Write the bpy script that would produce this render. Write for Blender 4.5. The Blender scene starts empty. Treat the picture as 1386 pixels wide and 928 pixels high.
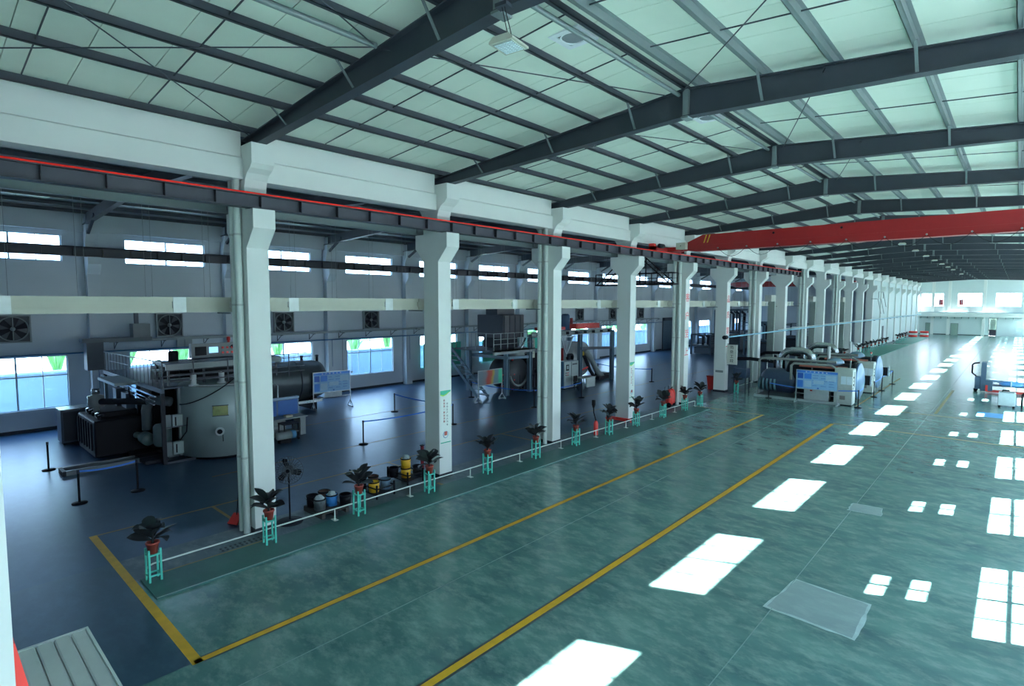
import bpy, bmesh, math, random
from mathutils import Vector, Matrix
random.seed(7)
PI = math.pi
C = bpy.context.collection
scene = bpy.context.scene

# ------------------------------------------------------------ camera
CAM = Vector((13.863, -5.738, 5.804))
def cam_setup():
    pi, ya, ro = math.radians(4.19), math.radians(42.233), math.radians(.121)
    fwd = Vector((-math.sin(ya)*math.cos(pi), math.cos(ya)*math.cos(pi), -math.sin(pi)))
    r = Vector((math.cos(ya), math.sin(ya), 0)); up = r.cross(fwd)
    r2 = r*math.cos(ro)+up*math.sin(ro); u2 = -r*math.sin(ro)+up*math.cos(ro)
    cd = bpy.data.cameras.new('camera'); co = bpy.data.objects.new('camera', cd); C.objects.link(co)
    m = Matrix((r2, u2, -fwd)).transposed().to_4x4(); m.translation = CAM
    co.matrix_world = m
    cd.sensor_width = 36; cd.lens = 754.209/1386*36; cd.clip_start = .05; cd.clip_end = 500
    scene.camera = co
cam_setup()

# ------------------------------------------------------------ sky, sun, exposure
w = bpy.data.worlds.new('world'); scene.world = w; w.use_nodes = True
nt = w.node_tree
bg = nt.nodes['Background']
tc = nt.nodes.new('ShaderNodeTexCoord'); sx = nt.nodes.new('ShaderNodeSeparateXYZ'); rp = nt.nodes.new('ShaderNodeValToRGB')
nt.links.new(tc.outputs['Generated'], sx.inputs[0]); nt.links.new(sx.outputs['Z'], rp.inputs[0]); nt.links.new(rp.outputs[0], bg.inputs[0])
rp.color_ramp.elements[0].position = 0.0; rp.color_ramp.elements[0].color = (.78, .89, 1, 1)
rp.color_ramp.elements[1].position = 0.9; rp.color_ramp.elements[1].color = (.42, .66, 1, 1)
bg.inputs[1].default_value = 9.0
sd = bpy.data.lights.new('sun', 'SUN'); sd.energy = 90; sd.angle = math.radians(.55); sd.color = (1, .93, .86)
so = bpy.data.objects.new('sun', sd); C.objects.link(so)
so.rotation_euler = Vector((.92, .40, 1)).to_track_quat('Z', 'Y').to_euler(); so.location = (40, 20, 40)
def portal(name, loc, sx_, sy_, rot):
    l = bpy.data.lights.new(name, 'AREA'); l.shape = 'RECTANGLE'; l.size = sx_; l.size_y = sy_
    l.cycles.is_portal = True
    o = bpy.data.objects.new(name, l); C.objects.link(o); o.location = loc; o.rotation_euler = rot
for z0, z1, y0, y1 in ((.98, 3.36, -6, 126), (7.6, 8.8, -6, 126)):
    portal('window_portal', (-18.45, (y0+y1)/2, (z0+z1)/2), z1-z0, y1-y0, (0, -PI/2, 0))
    portal('window_portal', (16.56, (y0+y1)/2, (z0+z1)/2), z1-z0, y1-y0, (0, PI/2, 0))
scene.view_settings.view_transform = 'Standard'; scene.view_settings.look = 'None'
scene.view_settings.gamma = 1; scene.view_settings.use_curve_mapping = False
scene.view_settings.exposure = 0.68
scene.cycles.max_bounces = 8; scene.cycles.diffuse_bounces = 6; scene.cycles.glossy_bounces = 3
scene.cycles.transparent_max_bounces = 12; scene.cycles.caustics_reflective = False; scene.cycles.caustics_refractive = False
scene.cycles.sample_clamp_indirect = 8

# ------------------------------------------------------------ materials
MATS = {}
def M(name, col, rough=.6, metal=0, var=.12, scale=6, bump=0, emit=0, spec=.5, coat=0):
    if name in MATS: return MATS[name]
    m = bpy.data.materials.new(name); m.use_nodes = True; n = m.node_tree; b = n.nodes['Principled BSDF']
    c = [x for x in col]+[1]
    t = n.nodes.new('ShaderNodeTexCoord'); no = n.nodes.new('ShaderNodeTexNoise'); no.inputs['Scale'].default_value = scale; no.inputs['Detail'].default_value = 4
    n.links.new(t.outputs['Object'], no.inputs['Vector'])
    mx = n.nodes.new('ShaderNodeMix'); mx.data_type = 'RGBA'
    mx.inputs[6].default_value = [v*(1-var) for v in col]+[1]; mx.inputs[7].default_value = [min(1, v*(1+var)) for v in col]+[1]
    n.links.new(no.outputs['Fac'], mx.inputs[0]); n.links.new(mx.outputs[2], b.inputs['Base Color'])
    b.inputs['Roughness'].default_value = rough; b.inputs['Metallic'].default_value = metal
    b.inputs['Specular IOR Level'].default_value = spec; b.inputs['Coat Weight'].default_value = coat
    if bump:
        bu = n.nodes.new('ShaderNodeBump'); bu.inputs['Strength'].default_value = bump; bu.inputs['Distance'].default_value = .01
        n.links.new(no.outputs['Fac'], bu.inputs['Height']); n.links.new(bu.outputs[0], b.inputs['Normal'])
    if emit:
        b.inputs['Emission Color'].default_value = c; b.inputs['Emission Strength'].default_value = emit
    m.diffuse_color = c
    MATS[name] = m; return m
def floor_mat(name, c0, c1, c2, rough=.22, tint=None, mott=.1, coat=0):
    m = bpy.data.materials.new(name); m.use_nodes = True; n = m.node_tree; b = n.nodes['Principled BSDF']; L = n.links.new
    g = n.nodes.new('ShaderNodeNewGeometry')
    a = n.nodes.new('ShaderNodeTexNoise'); a.inputs['Scale'].default_value = .55; a.inputs['Detail'].default_value = 7; a.inputs['Roughness'].default_value = .62
    d = n.nodes.new('ShaderNodeTexNoise'); d.inputs['Scale'].default_value = 1.9; d.inputs['Detail'].default_value = 8; d.inputs['Roughness'].default_value = .7
    e = n.nodes.new('ShaderNodeTexNoise'); e.inputs['Scale'].default_value = 14; e.inputs['Detail'].default_value = 3
    mp = n.nodes.new('ShaderNodeMapping'); mp.inputs['Rotation'].default_value = (0, 0, .9); mp.inputs['Scale'].default_value = (1, 1.9, 1); L(g.outputs['Position'], mp.inputs[0])
    for q in (a, d, e): L(mp.outputs[0], q.inputs['Vector'])
    r = n.nodes.new('ShaderNodeValToRGB'); L(a.outputs['Fac'], r.inputs[0])
    r.color_ramp.elements[0].position = .32; r.color_ramp.elements[0].color = (*c0, 1)
    r.color_ramp.elements[1].position = .7; r.color_ramp.elements[1].color = (*c1, 1)
    r2 = n.nodes.new('ShaderNodeValToRGB'); L(d.outputs['Fac'], r2.inputs[0])
    r2.color_ramp.elements[0].position = .46; r2.color_ramp.elements[0].color = (0, 0, 0, 1)
    r2.color_ramp.elements[1].position = .74; r2.color_ramp.elements[1].color = (.75, .75, .75, 1)
    mx = n.nodes.new('ShaderNodeMix'); mx.data_type = 'RGBA'; L(r2.outputs[0], mx.inputs[0]); L(r.outputs[0], mx.inputs[6]); mx.inputs[7].default_value = (*c2, 1)
    L(mx.outputs[2], b.inputs['Base Color'])
    mr = n.nodes.new('ShaderNodeMapRange'); L(d.outputs['Fac'], mr.inputs[0]); mr.inputs[3].default_value = rough-mott*.6; mr.inputs[4].default_value = rough+mott*1.2
    L(mr.outputs[0], b.inputs['Roughness'])
    bu = n.nodes.new('ShaderNodeBump'); bu.inputs['Strength'].default_value = .04 if mott > .05 else .015; bu.inputs['Distance'].default_value = .02
    L(e.outputs['Fac'], bu.inputs['Height'])
    if mott > .07: L(bu.outputs[0], b.inputs['Normal'])
    b.inputs['Coat Weight'].default_value = coat; b.inputs['Coat Roughness'].default_value = .22
    if tint: b.inputs['Specular Tint'].default_value = tint
    MATS[name] = m; return m
def glass_mat(nm='window_glass', tc_=(.93, .97, 1, 1)):
    m = bpy.data.materials.new(nm); m.use_nodes = True; n = m.node_tree; n.nodes.remove(n.nodes['Principled BSDF'])
    o = n.nodes['Material Output']; t = n.nodes.new('ShaderNodeBsdfTransparent'); t.inputs[0].default_value = tc_
    g = n.nodes.new('ShaderNodeBsdfGlossy'); g.inputs['Roughness'].default_value = .03; mx = n.nodes.new('ShaderNodeMixShader')
    f = n.nodes.new('ShaderNodeTexNoise'); f.inputs['Scale'].default_value = .3
    mr = n.nodes.new('ShaderNodeMapRange'); mr.inputs[3].default_value = .04; mr.inputs[4].default_value = .08
    n.links.new(f.outputs['Fac'], mr.inputs[0]); n.links.new(mr.outputs[0], mx.inputs[0])
    n.links.new(t.outputs[0], mx.inputs[1]); n.links.new(g.outputs[0], mx.inputs[2]); n.links.new(mx.outputs[0], o.inputs[0])
    MATS[nm] = m; return m
glass = glass_mat(); glass_blue = glass_mat('window_glass_blue', (.80, .91, 1, 1))
white = M('white_paint', (.74, .755, .73), .55, var=.05, scale=1.2, bump=.1)
wallw = M('wall_paint', (.56, .61, .64), .6, var=.06, scale=.8, bump=.1)
roofw = M('roof_sheet', (.74, .80, .71), .42, var=.05, scale=2)
steel = M('dark_steel', (.042, .050, .068), .5, var=.15, scale=3)
lsteel = M('grey_steel', (.17, .21, .22), .45, var=.1, scale=3)
rail_m = M('rail_steel', (.035, .04, .055), .5)
black = M('black_metal', (.006, .006, .010), .6, spec=.22)
dark = M('machine_dark', (.013, .015, .023), .55, var=.3, spec=.25)
grey = M('machine_grey', (.27, .31, .31), .45, var=.1)
tankm = M('tank_grey', (.34, .41, .41), .42, metal=.1, var=.08, scale=2)
silver = M('silver', (.55, .58, .60), .25, metal=1.0, var=.08)
alum = M('aluminium', (.45, .48, .5), .35, metal=.6)
cream = M('cream_duct', (.47, .48, .40), .5, var=.05)
pipew = M('pipe_pvc', (.62, .68, .64), .4, var=.04)
red = M('crane_red', (.36, .012, .014), .4, var=.08, coat=.15)
redb = M('bright_red', (.85, .05, .04), .4)
pot = M('pot_red', (.42, .07, .05), .5)
leafm = M('leaf', (.022, .027, .030), .42, var=.3, scale=9)
mint = M('mint_paint', (.10, .62, .50), .4, var=.06)
yellow = M('line_yellow', (.70, .37, .012), .5, var=.25, scale=5)
orange = M('line_orange', (.34, .22, .08), .5, var=.3, scale=5)
blue = M('belt_blue', (.04, .20, .72), .5)
green = M('green_board', (.03, .42, .28), .5, var=.05)
base_b = M('column_base', (.02, .025, .035), .5)
floor_g = floor_mat('floor_epoxy', (.055, .135, .135), (.13, .265, .235), (.27, .40, .35), .20, mott=.05, coat=.12)
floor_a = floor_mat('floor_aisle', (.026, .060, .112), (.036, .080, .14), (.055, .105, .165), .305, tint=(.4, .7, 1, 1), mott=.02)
floor_c = floor_mat('floor_concrete', (.06, .10, .13), (.11, .15, .17), (.26, .30, .30), .4)
floor_d = floor_mat('floor_dark_green', (.026, .105, .10), (.04, .14, .125), (.07, .18, .155), .42)
patch_m = floor_mat('floor_patch', (.20, .28, .275), (.26, .35, .335), (.33, .42, .40), .5)
edge_m = M('patch_edge', (.38, .50, .48), .7, var=.4, scale=4)

# ------------------------------------------------------------ mesh helpers
class MB:
    def __init__(s): s.v = []; s.f = []; s.sm = []
    def add(s, vs, fs, smooth=False):
        o = len(s.v); s.v += [tuple(v) for v in vs]; s.f += [tuple(i+o for i in f) for f in fs]; s.sm += [smooth]*len(fs); return s
    def box(s, x0, x1, y0, y1, z0, z1):
        if x0 > x1: x0, x1 = x1, x0
        if y0 > y1: y0, y1 = y1, y0
        if z0 > z1: z0, z1 = z1, z0
        return s.add([(x0,y0,z0),(x1,y0,z0),(x1,y1,z0),(x0,y1,z0),(x0,y0,z1),(x1,y0,z1),(x1,y1,z1),(x0,y1,z1)],
                     [(0,3,2,1),(4,5,6,7),(0,1,5,4),(1,2,6,5),(2,3,7,6),(3,0,4,7)])
    def bbox(s, x0, x1, y0, y1, z0, z1, b=.01):   # box with chamfered vertical and top edges
        if x0 > x1: x0, x1 = x1, x0
        if y0 > y1: y0, y1 = y1, y0
        ring = [(x0+b,y0),(x1-b,y0),(x1,y0+b),(x1,y1-b),(x1-b,y1),(x0+b,y1),(x0,y1-b),(x0,y0+b)]
        cx, cy = (x0+x1)/2, (y0+y1)/2
        vs = [(x,y,z0) for x,y in ring]+[(x,y,z1-b) for x,y in ring]+[(x+(b if x<cx else -b)*.8, y+(b if y<cy else -b)*.8, z1) for x,y in ring]
        fs = [tuple(range(7,-1,-1)), tuple(range(16,24))]
        for k in (0, 8):
            fs += [(k+i, k+(i+1)%8, k+8+(i+1)%8, k+8+i) for i in range(8)]
        return s.add(vs, fs)
    def bar(s, a, b, w_, h=None):                 # square bar between two points
        a, b = Vector(a), Vector(b); h = h or w_; d = (b-a)
        if d.length < 1e-6: return s
        d.normalize(); up = Vector((0,0,1)) if abs(d.z) < .95 else Vector((0,1,0))
        r = d.cross(up).normalized(); u = r.cross(d)
        vs = [p+r*(i*w_/2)+u*(j*h/2) for p in (a, b) for i, j in ((-1,-1),(1,-1),(1,1),(-1,1))]
        return s.add(vs, [(0,1,2,3),(7,6,5,4),(0,4,5,1),(1,5,6,2),(2,6,7,3),(3,7,4,0)])
    def tube(s, pts, r, n=10, cap=True):          # round tube along a polyline
        pts = [Vector(p) for p in pts]; rings = []
        pu = None
        for i, p in enumerate(pts):
            d = (pts[min(i+1, len(pts)-1)]-pts[max(i-1, 0)]).normalized()
            if pu is None: pu = Vector((0,0,1)) if abs(d.z) < .9 else Vector((0,1,0))
            x = d.cross(pu).normalized(); y = x.cross(d); pu = y
            rr = r[i] if isinstance(r, (list, tuple)) else r
            rings.append([p+x*(math.cos(2*PI*k/n)*rr)+y*(math.sin(2*PI*k/n)*rr) for k in range(n)])
        vs = [v for q in rings for v in q]
        fs = [(i*n+k, (i+1)*n+k, (i+1)*n+(k+1)%n, i*n+(k+1)%n) for i in range(len(pts)-1) for k in range(n)]
        s.add(vs, fs, True)
        if cap:
            s.add(rings[0], [tuple(range(n))]); s.add(rings[-1], [tuple(range(n-1, -1, -1))])
        return s
    def cyl(s, a, b, r, n=16, r2=None): return s.tube([a, b], [r, r if r2 is None else r2], n)
    def lathe(s, prof, c=(0,0,0), n=20, axis='Z', smooth=True):
        vs = []
        for r, h in prof:
            for k in range(n):
                a = 2*PI*k/n; p = (r*math.cos(a), r*math.sin(a), h)
                if axis == 'X': p = (h, r*math.cos(a), r*math.sin(a))
                if axis == 'Y': p = (r*math.sin(a), h, r*math.cos(a))
                vs.append((p[0]+c[0], p[1]+c[1], p[2]+c[2]))
        m = len(prof)
        fs = [(i*n+k, i*n+(k+1)%n, (i+1)*n+(k+1)%n, (i+1)*n+k) for i in range(m-1) for k in range(n)]
        return s.add(vs, fs, smooth)
    def prism(s, poly, y0, y1, axis='Y'):         # polygon (a,b) extruded
        n = len(poly)
        f = {'Y': lambda a, b, t: (a, t, b), 'X': lambda a, b, t: (t, a, b), 'Z': lambda a, b, t: (a, b, t)}[axis]
        vs = [f(a, b, t) for t in (y0, y1) for a, b in poly]
        return s.add(vs, [tuple(range(n)), tuple(range(2*n-1, n-1, -1))]+[(i, i+n, (i+1)%n+n, (i+1)%n) for i in range(n)])
    def mesh(s, name, mat):
        me = bpy.data.meshes.new(name); me.from_pydata(s.v, [], s.f)
        me.polygons.foreach_set('use_smooth', s.sm)
        bm = bmesh.new(); bm.from_mesh(me); bmesh.ops.recalc_face_normals(bm, faces=bm.faces); bm.to_mesh(me); bm.free()
        if mat: me.materials.append(mat)
        return me
    def obj(s, name, mat, parent=None, **k):
        return link(name, s.mesh(name, mat), parent, **k)
def link(name, me, parent=None, loc=None, rot=None, label=None, cat=None, group=None, kind=None):
    o = bpy.data.objects.new(name, me); C.objects.link(o)
    if parent: o.parent = parent
    if loc: o.location = loc
    if rot: o.rotation_euler = rot
    return tag(o, label, cat, group, kind)
def tag(o, label=None, cat=None, group=None, kind=None):
    if label: o['label'] = label
    if cat: o['category'] = cat
    if group: o['group'] = group
    if kind: o['kind'] = kind
    return o
def thing(name, label, cat, loc=(0,0,0), rz=0, group=None, kind=None):
    return link(name, None, None, loc, (0,0,rz), label, cat, group, kind)
def copy_tree(o, parent=None):
    c = o.copy(); C.objects.link(c)
    if parent: c.parent = parent
    for ch in list(o.children): copy_tree(ch, c)
    return c
def text_mesh(s, size, mat, extrude=.002):
    cu = bpy.data.curves.new('lettering', 'FONT'); cu.body = s; cu.size = size; cu.extrude = extrude; cu.align_x = 'CENTER'; cu.align_y = 'CENTER'; cu.resolution_u = 2
    o = bpy.data.objects.new('lettering', cu); C.objects.link(o)
    dg = bpy.context.evaluated_depsgraph_get(); me = bpy.data.meshes.new_from_object(o.evaluated_get(dg))
    bpy.data.objects.remove(o); bpy.data.curves.remove(cu)
    me.materials.clear(); me.materials.append(mat)
    return me
ORD = ['first','second','third','fourth','fifth','sixth','seventh','eighth','ninth','tenth','eleventh','twelfth','thirteenth','fourteenth','fifteenth','sixteenth','seventeenth','eighteenth','nineteenth','twentieth','twenty-first','twenty-second']

# ------------------------------------------------------------ floor
LEN = 124.6; Y0 = -6.3
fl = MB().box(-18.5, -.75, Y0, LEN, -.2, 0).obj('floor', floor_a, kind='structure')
hall = MB().box(.62, 16.7, -2.78, LEN, -.2, 0).box(4.31, 16.7, Y0, -2.78, -.2, 0).obj('hall_floor', floor_g, fl)
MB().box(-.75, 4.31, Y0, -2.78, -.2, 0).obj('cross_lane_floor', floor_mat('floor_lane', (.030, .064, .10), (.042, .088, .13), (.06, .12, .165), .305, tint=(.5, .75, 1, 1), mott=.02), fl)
MB().box(-.75, .62, -2.78, LEN, -.2, 0).obj('column_strip', floor_c, fl)
MB().box(.62, 1.72, -2.63, 23.7, 0, .035).obj('green_kerb', floor_d, fl)
MB().box(1.69, 1.72, -2.63, 23.7, .035, .041).obj('kerb_lit_edge', M('kerb_lit_edge', (.3, .42, .4), .4), fl)  # pale strip paints the lit edge of the kerb
for y0, y1 in ((44, 60), (63, 88), (91, 112)):
    MB().box(.62, 2.9, y0, y1, 0, .03).obj('green_kerb', M('far_kerb_green', (.05, .24, .19), .5), fl)
def line(x0, x1, y0, y1, m=yellow, name='floor_line', z=.004):
    MB().box(x0, x1, y0, y1, .0005, z).obj(name, m, fl)
lsh = M('line_edge_soot', (.05, .07, .07), .5)
line(4.215, 4.405, -2.7, 24.2, lsh, 'line_edge', .002); line(7.38, 7.62, -6.2, 24.2, lsh, 'line_edge', .002)
line(4.25, 4.37, -2.82, 24.2); line(7.43, 7.57, -6.2, 24.2)
line(-2.84, 4.37, -2.86, -2.70)
line(-2.84, -2.78, -2.7, 26, orange); line(-5.72, -5.66, 1, 45, orange); line(-10.7, -10.64, -2.4, 45, orange)
line(-2.78, -.9, -.05, .03, orange); line(-2.78, -.9, 5.9, 5.98, orange); line(-2.78, -.9, 11.9, 11.98, orange)
line(.62, 4.4, 24.1, 24.2, orange); line(7.5, 16.3, 24.3, 24.42, orange); line(8.0, 16.3, 30.0, 30.1, orange)
line(.5, .62, -2.3, .1, orange); line(.3, .62, 5.6, 5.7, orange)
line(10.82, 10.96, 30.6, 41.4, M('line_tan', (.30, .26, .12), .5, var=.2)); line(7.3, 7.4, 30.2, 46, orange)
joint = M('joint_line', (.14, .26, .24), .4)
for x in (5.4, 10.66): line(x, x+.015, Y0, LEN-1, joint, 'floor_joint')
for y in (26.6, 40.0, 54, 68, 82, 96, 110): line(1.9, 16.3, y, y+.03, joint, 'floor_joint')
line(12.5, 13.55, 31.4, 32.95, M('blue_mat', (.12, .38, .72), .4), 'blue_floor_mat', .006)
def wob(cs, z, mat, name):
    pts = []
    for i in range(len(cs)):
        a, b = Vector(cs[i]), Vector(cs[(i+1) % len(cs)])
        for k in range(7):
            p = a.lerp(b, k/7); pts.append((p.x+random.uniform(-.02, .02), p.y+random.uniform(-.02, .02)))
    return MB().prism(pts, .0006, z, 'Z').obj(name, mat, fl)
wob([(10.52, 5.13), (12.07, 5.06), (12.06, 6.60), (10.66, 6.70)], .003, edge_m, 'concrete_patch_edge')
wob([(10.58, 11.91), (11.38, 12.0), (11.31, 12.74), (10.56, 12.66)], .003, edge_m, 'concrete_patch_edge')
wob([(10.57, 5.18), (12.02, 5.12), (12.01, 6.55), (10.7, 6.64)], .006, patch_m, 'concrete_patch')
wob([(10.61, 11.94), (11.35, 12.03), (11.28, 12.71), (10.59, 12.63)], .006, patch_m, 'concrete_patch')
for k in range(2):      # drain holes beside the first column
    for j in range(9):
        y = -.95+j*.11; MB().box(.22+k*.13, .3+k*.13, y, y+.05, .001, .004).obj('drain_slot', base_b, fl)

# ------------------------------------------------------------ walls
def pierced(mb, x0, x1, y0, y1, z0, z1, holes):
    """wall slab between x0..x1 with rectangular holes (ya,yb,za,zb)"""
    ys = sorted({y0, y1, *[h[0] for h in holes], *[h[1] for h in holes]})
    for ya, yb in zip(ys, ys[1:]):
        if yb-ya < 1e-6: continue
        hs = sorted((h[2], h[3]) for h in holes if h[0] <= ya+1e-6 and h[1] >= yb-1e-6)
        z = z0
        for a, b in hs:
            if a > z: mb.box(x0, x1, ya, yb, z, a)
            z = b
        if z < z1: mb.box(x0, x1, ya, yb, z, z1)
NB = list(range(-1, 21))
lh = []; rh = []
for k in NB:
    y = 6*k; ya, yb = max(y+1.8, Y0), min(y+5.4, LEN-.3)
    if yb-ya < 1: continue
    if k != 9: lh.append((ya, yb, .98, 3.36))
    lh.append((ya, yb, 7.6, 8.8))
    if k not in (3, 4) or True: rh += [(ya, yb, .98, 3.36), (y+3.0, y+4.15, 4.0, 4.5), (y+3.0, y+4.15, 4.72, 5.2)]
    if k != 13: rh.append((ya, yb, 7.6, 8.8))
mb = MB(); pierced(mb, -18.55, -18.35, Y0, LEN, 0, 9.9, lh)
wl = mb.obj('wall_left', wallw, kind='structure')
mb = MB(); pierced(mb, 16.47, 16.65, Y0, LEN, 0, 10.0, rh)
wr = mb.obj('wall_right', wallw, kind='structure')
mb = MB().box(-18.35, 16.47, Y0-.2, Y0, 0, 10.6)
wn = mb.obj('wall_near', wallw, kind='structure')
# far wall with three large openings up high (x: windows)
fw = [(.1, 3.5), (5.5, 8.95), (10.75, 14.2)]
mb = MB()
holes = [(a, b, 5.2, 7.6) for a, b in fw]+[(10.05, 11.1, 0, 3.2)]
tmp = MB(); pierced(tmp, 0, .2, -18.35, 16.47, 0, 10.9, holes)
mb.add([(v[1], LEN+v[0], v[2]) for v in tmp.v], tmp.f)
wf = mb.obj('wall_far', M('wall_far_paint', (.60, .67, .67), .6, var=.05, scale=.6), kind='structure')
for x in (2.0-.3, 9.35-.3, 4.1, -.6+.1):
    MB().box(x, x+.45, LEN-.25, LEN, 0, 10.2).obj('wall_pier', white, wf)
MB().box(-.4, 16.4, LEN-.9, LEN, 3.35, 3.55).obj('gallery_ledge', white, wf)
MB().box(-.4, 16.4, LEN-.95, LEN-.9, 3.3, 4.1).obj('gallery_parapet', white, wf)
MB().box(-.4, 16.4, LEN-1.0, LEN-.96, 4.1, 4.16).obj('gallery_rail', M('rail_blue', (.12, .3, .42), .5), wf)
mm = MB()
for k in range(17): mm.box(.2+k, .26+k, LEN-.6, LEN, 2.95, 3.3)
mm.obj('gallery_brackets', lsteel, wf, kind='stuff')
doorm = M('door_green', (.26, .36, .31), .5)
for i, x in enumerate((1.0, 4.75)):
    d = MB().box(x, x+1.0, LEN-.08, LEN-.01, 0, 2.05).obj('door_%d' % (i+1), doorm, kind='structure')
    MB().box(x-.06, x, LEN-.1, LEN-.01, 0, 2.1).box(x+1, x+1.06, LEN-.1, LEN-.01, 0, 2.1).box(x-.06, x+1.06, LEN-.1, LEN-.01, 2.05, 2.12).obj('door_frame', lsteel, d)
    MB().box(x+.85, x+.9, LEN-.13, LEN-.08, 1, 1.12).obj('door_handle', silver, d)
d3 = MB().box(10.02, 10.1, LEN-.05, LEN+.2, 0, 3.2).box(11.05, 11.13, LEN-.05, LEN+.2, 0, 3.2).box(10.1, 11.05, LEN-.05, LEN+.2, 3.1, 3.2).obj('door_3', lsteel, kind='structure')
MB().box(10.1, 11.05, LEN+.35, LEN+.4, 0, 1.1).obj('lower_panel', dark, d3)
MB().box(10.1, 11.05, LEN+.3, LEN+.34, 1.1, 3.1).obj('upper_panel', doorm, d3)
# windows
frame_m = M('window_frame', (.42, .55, .62), .4, var=.04)
wcount = [0]
def window(x, ya, yb, z0, z1, nv, rails, axis='X', panes=True, gm=None):
    gm = gm or glass
    wcount[0] += 1
    t = .05
    mb = MB()
    def b(a0, a1, z0_, z1_, th=t):
        if axis == 'X': mb.box(x-th/2, x+th/2, a0, a1, z0_, z1_)
        else: mb.box(a0, a1, x-th/2, x+th/2, z0_, z1_)
    b(ya, yb, z0, z0+t); b(ya, yb, z1-t, z1); b(ya, ya+t, z0, z1); b(yb-t, yb, z0, z1)
    o = mb.obj('window_%d' % wcount[0], frame_m, kind='structure')
    for i in range(1, nv):
        y = ya+(yb-ya)*i/nv; mb = MB(); wd = .07 if i == nv//2 else .035; b(y-wd/2, y+wd/2, z0+t, z1-t, .045); mb.obj('mullion', frame_m, o)
    for r in rails:
        z = z0+(z1-z0)*r; mb = MB(); b(ya+t, yb-t, z-.03, z+.03, .04); mb.obj('transom', frame_m, o)
    if panes:
        zs = [z0]+[z0+(z1-z0)*r for r in rails]+[z1]
        for i in range(nv):
            for za, zb in zip(zs, zs[1:]):
                mb = MB(); b(ya+(yb-ya)*i/nv+.03, ya+(yb-ya)*(i+1)/nv-.03, za+.03, zb-.03, .008); mb.obj('pane', gm, o)
    else:
        mb = MB(); b(ya+t, yb-t, z0+t, z1-t, .008); mb.obj('pane', gm, o)
    return o
for h in lh:
    if h[2] < 2: window(-18.45, *h, 4, (.62,), panes=h[0] < 50, gm=glass_blue)
    else: window(-18.45, *h, 4, (.5,), panes=h[0] < 50, gm=glass_blue)
for h in rh:
    if h[2] < 2: window(16.56, *h, 4, (.25, .5, .75), panes=False)
    elif h[2] > 7: window(16.56, *h, 4, (), panes=False)
    else: window(16.56, *h, 2, (), panes=False)
for a, b in fw: window(LEN+.1, a, b, 5.2, 7.6, 6, (.75,), axis='Y', panes=False)
# open far casements (dark with red inside)
for (a, b) in ((2.75, 3.4), (5.7, 6.3)):
    MB().box(a, b, LEN+.16, LEN+.2, 5.4, 6.5).obj('banner_outside', M('far_red', (.3, .03, .04), .6), label='dark red banner seen outside the %s far window' % ('leftmost' if a < 5 else 'middle'), cat='banner')
# baseboard, wall pilasters, ledges, blue pipe
MB().box(-18.35, -18.32, Y0, 57, 0, .14).box(-18.35, -18.32, 60.4, LEN, 0, .14).obj('baseboard_left', base_b, kind='structure')
MB().box(-.3, 10, LEN-.03, LEN, 0, .12).obj('baseboard_far', base_b, kind='structure')
PIL = [(-18.35, 0), (-17.9, 0), (-17.9, 7.05), (-17.55, 7.5), (-17.55, 7.82), (-17.95, 7.82), (-17.95, 8.45), (-17.75, 8.9), (-17.75, 9.75), (-18.35, 9.75)]
pm = MB().prism(PIL, 0, .5).mesh('wall_pilaster', wallw)
for k in range(0, 21):
    link('wall_pilaster', pm, wl, loc=(0, 6*k+.2, 0))
MB().box(-18.35, -18.1, Y0, LEN, 9.0, 9.9).obj('wall_top_beam', wallw, wl)
gir = MB().box(-17.95, -17.55, Y0, 84, 7.83, 7.86).box(-17.78, -17.74, Y0, 84, 7.86, 8.2).box(-17.9, -17.6, Y0, 84, 8.2, 8.23)
g0 = link('crane_runway_beam', gir.mesh('crane_runway_beam', rail_m), label='dark crane runway beam running along the window wall of the side aisle', cat='beam')
for k in range(0, 60): MB().box(-17.74, -17.6, Y0+.5+k*1.1, Y0+.52+k*1.1, 7.86, 8.2).obj('stiffener', rail_m, g0)
MB().cyl((-17.76, Y0, 8.26), (-17.76, 60, 8.26), .03, 6).obj('crane_rail', steel, g0)
# ledge / cable trunking on the left wall with brackets
tr = thing('cable_trunking', 'long grey cable trunking on brackets above the lower windows', 'trunking')
for k in range(9):
    MB().box(-17.86, -17.6, .9+6*k, 6.85+6*k, 3.87, 3.99).obj('trunking_length', grey, tr)
brk = MB().bar((-18.33, 0, 3.5), (-18.33, 0, 3.86), .03).bar((-18.33, 0, 3.85), (-17.62, 0, 3.85), .03).bar((-18.33, 0, 3.52), (-17.8, 0, 3.84), .025).mesh('bracket', steel)
for k in range(28): link('bracket', brk, tr, loc=(0, 1.2+2*k, 0))
bp_ = thing('air_pipe', 'thin blue air pipe fixed to the left wall above the windows', 'pipe')
MB().tube([(-17.82, Y0+.06, 3.45), (-17.82, 56, 3.45)], .035, 8).obj('pipe_run', M('pipe_blue', (.05, .16, .30), .4), bp_)
for k in range(10): MB().tube([(-17.84, 6*k+.45, 3.45), (-17.84, 6*k+.45, 1.75)], .014, 6).obj('drop_pipe', M('pipe_blue', (.05, .16, .30), .4), bp_)
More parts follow.
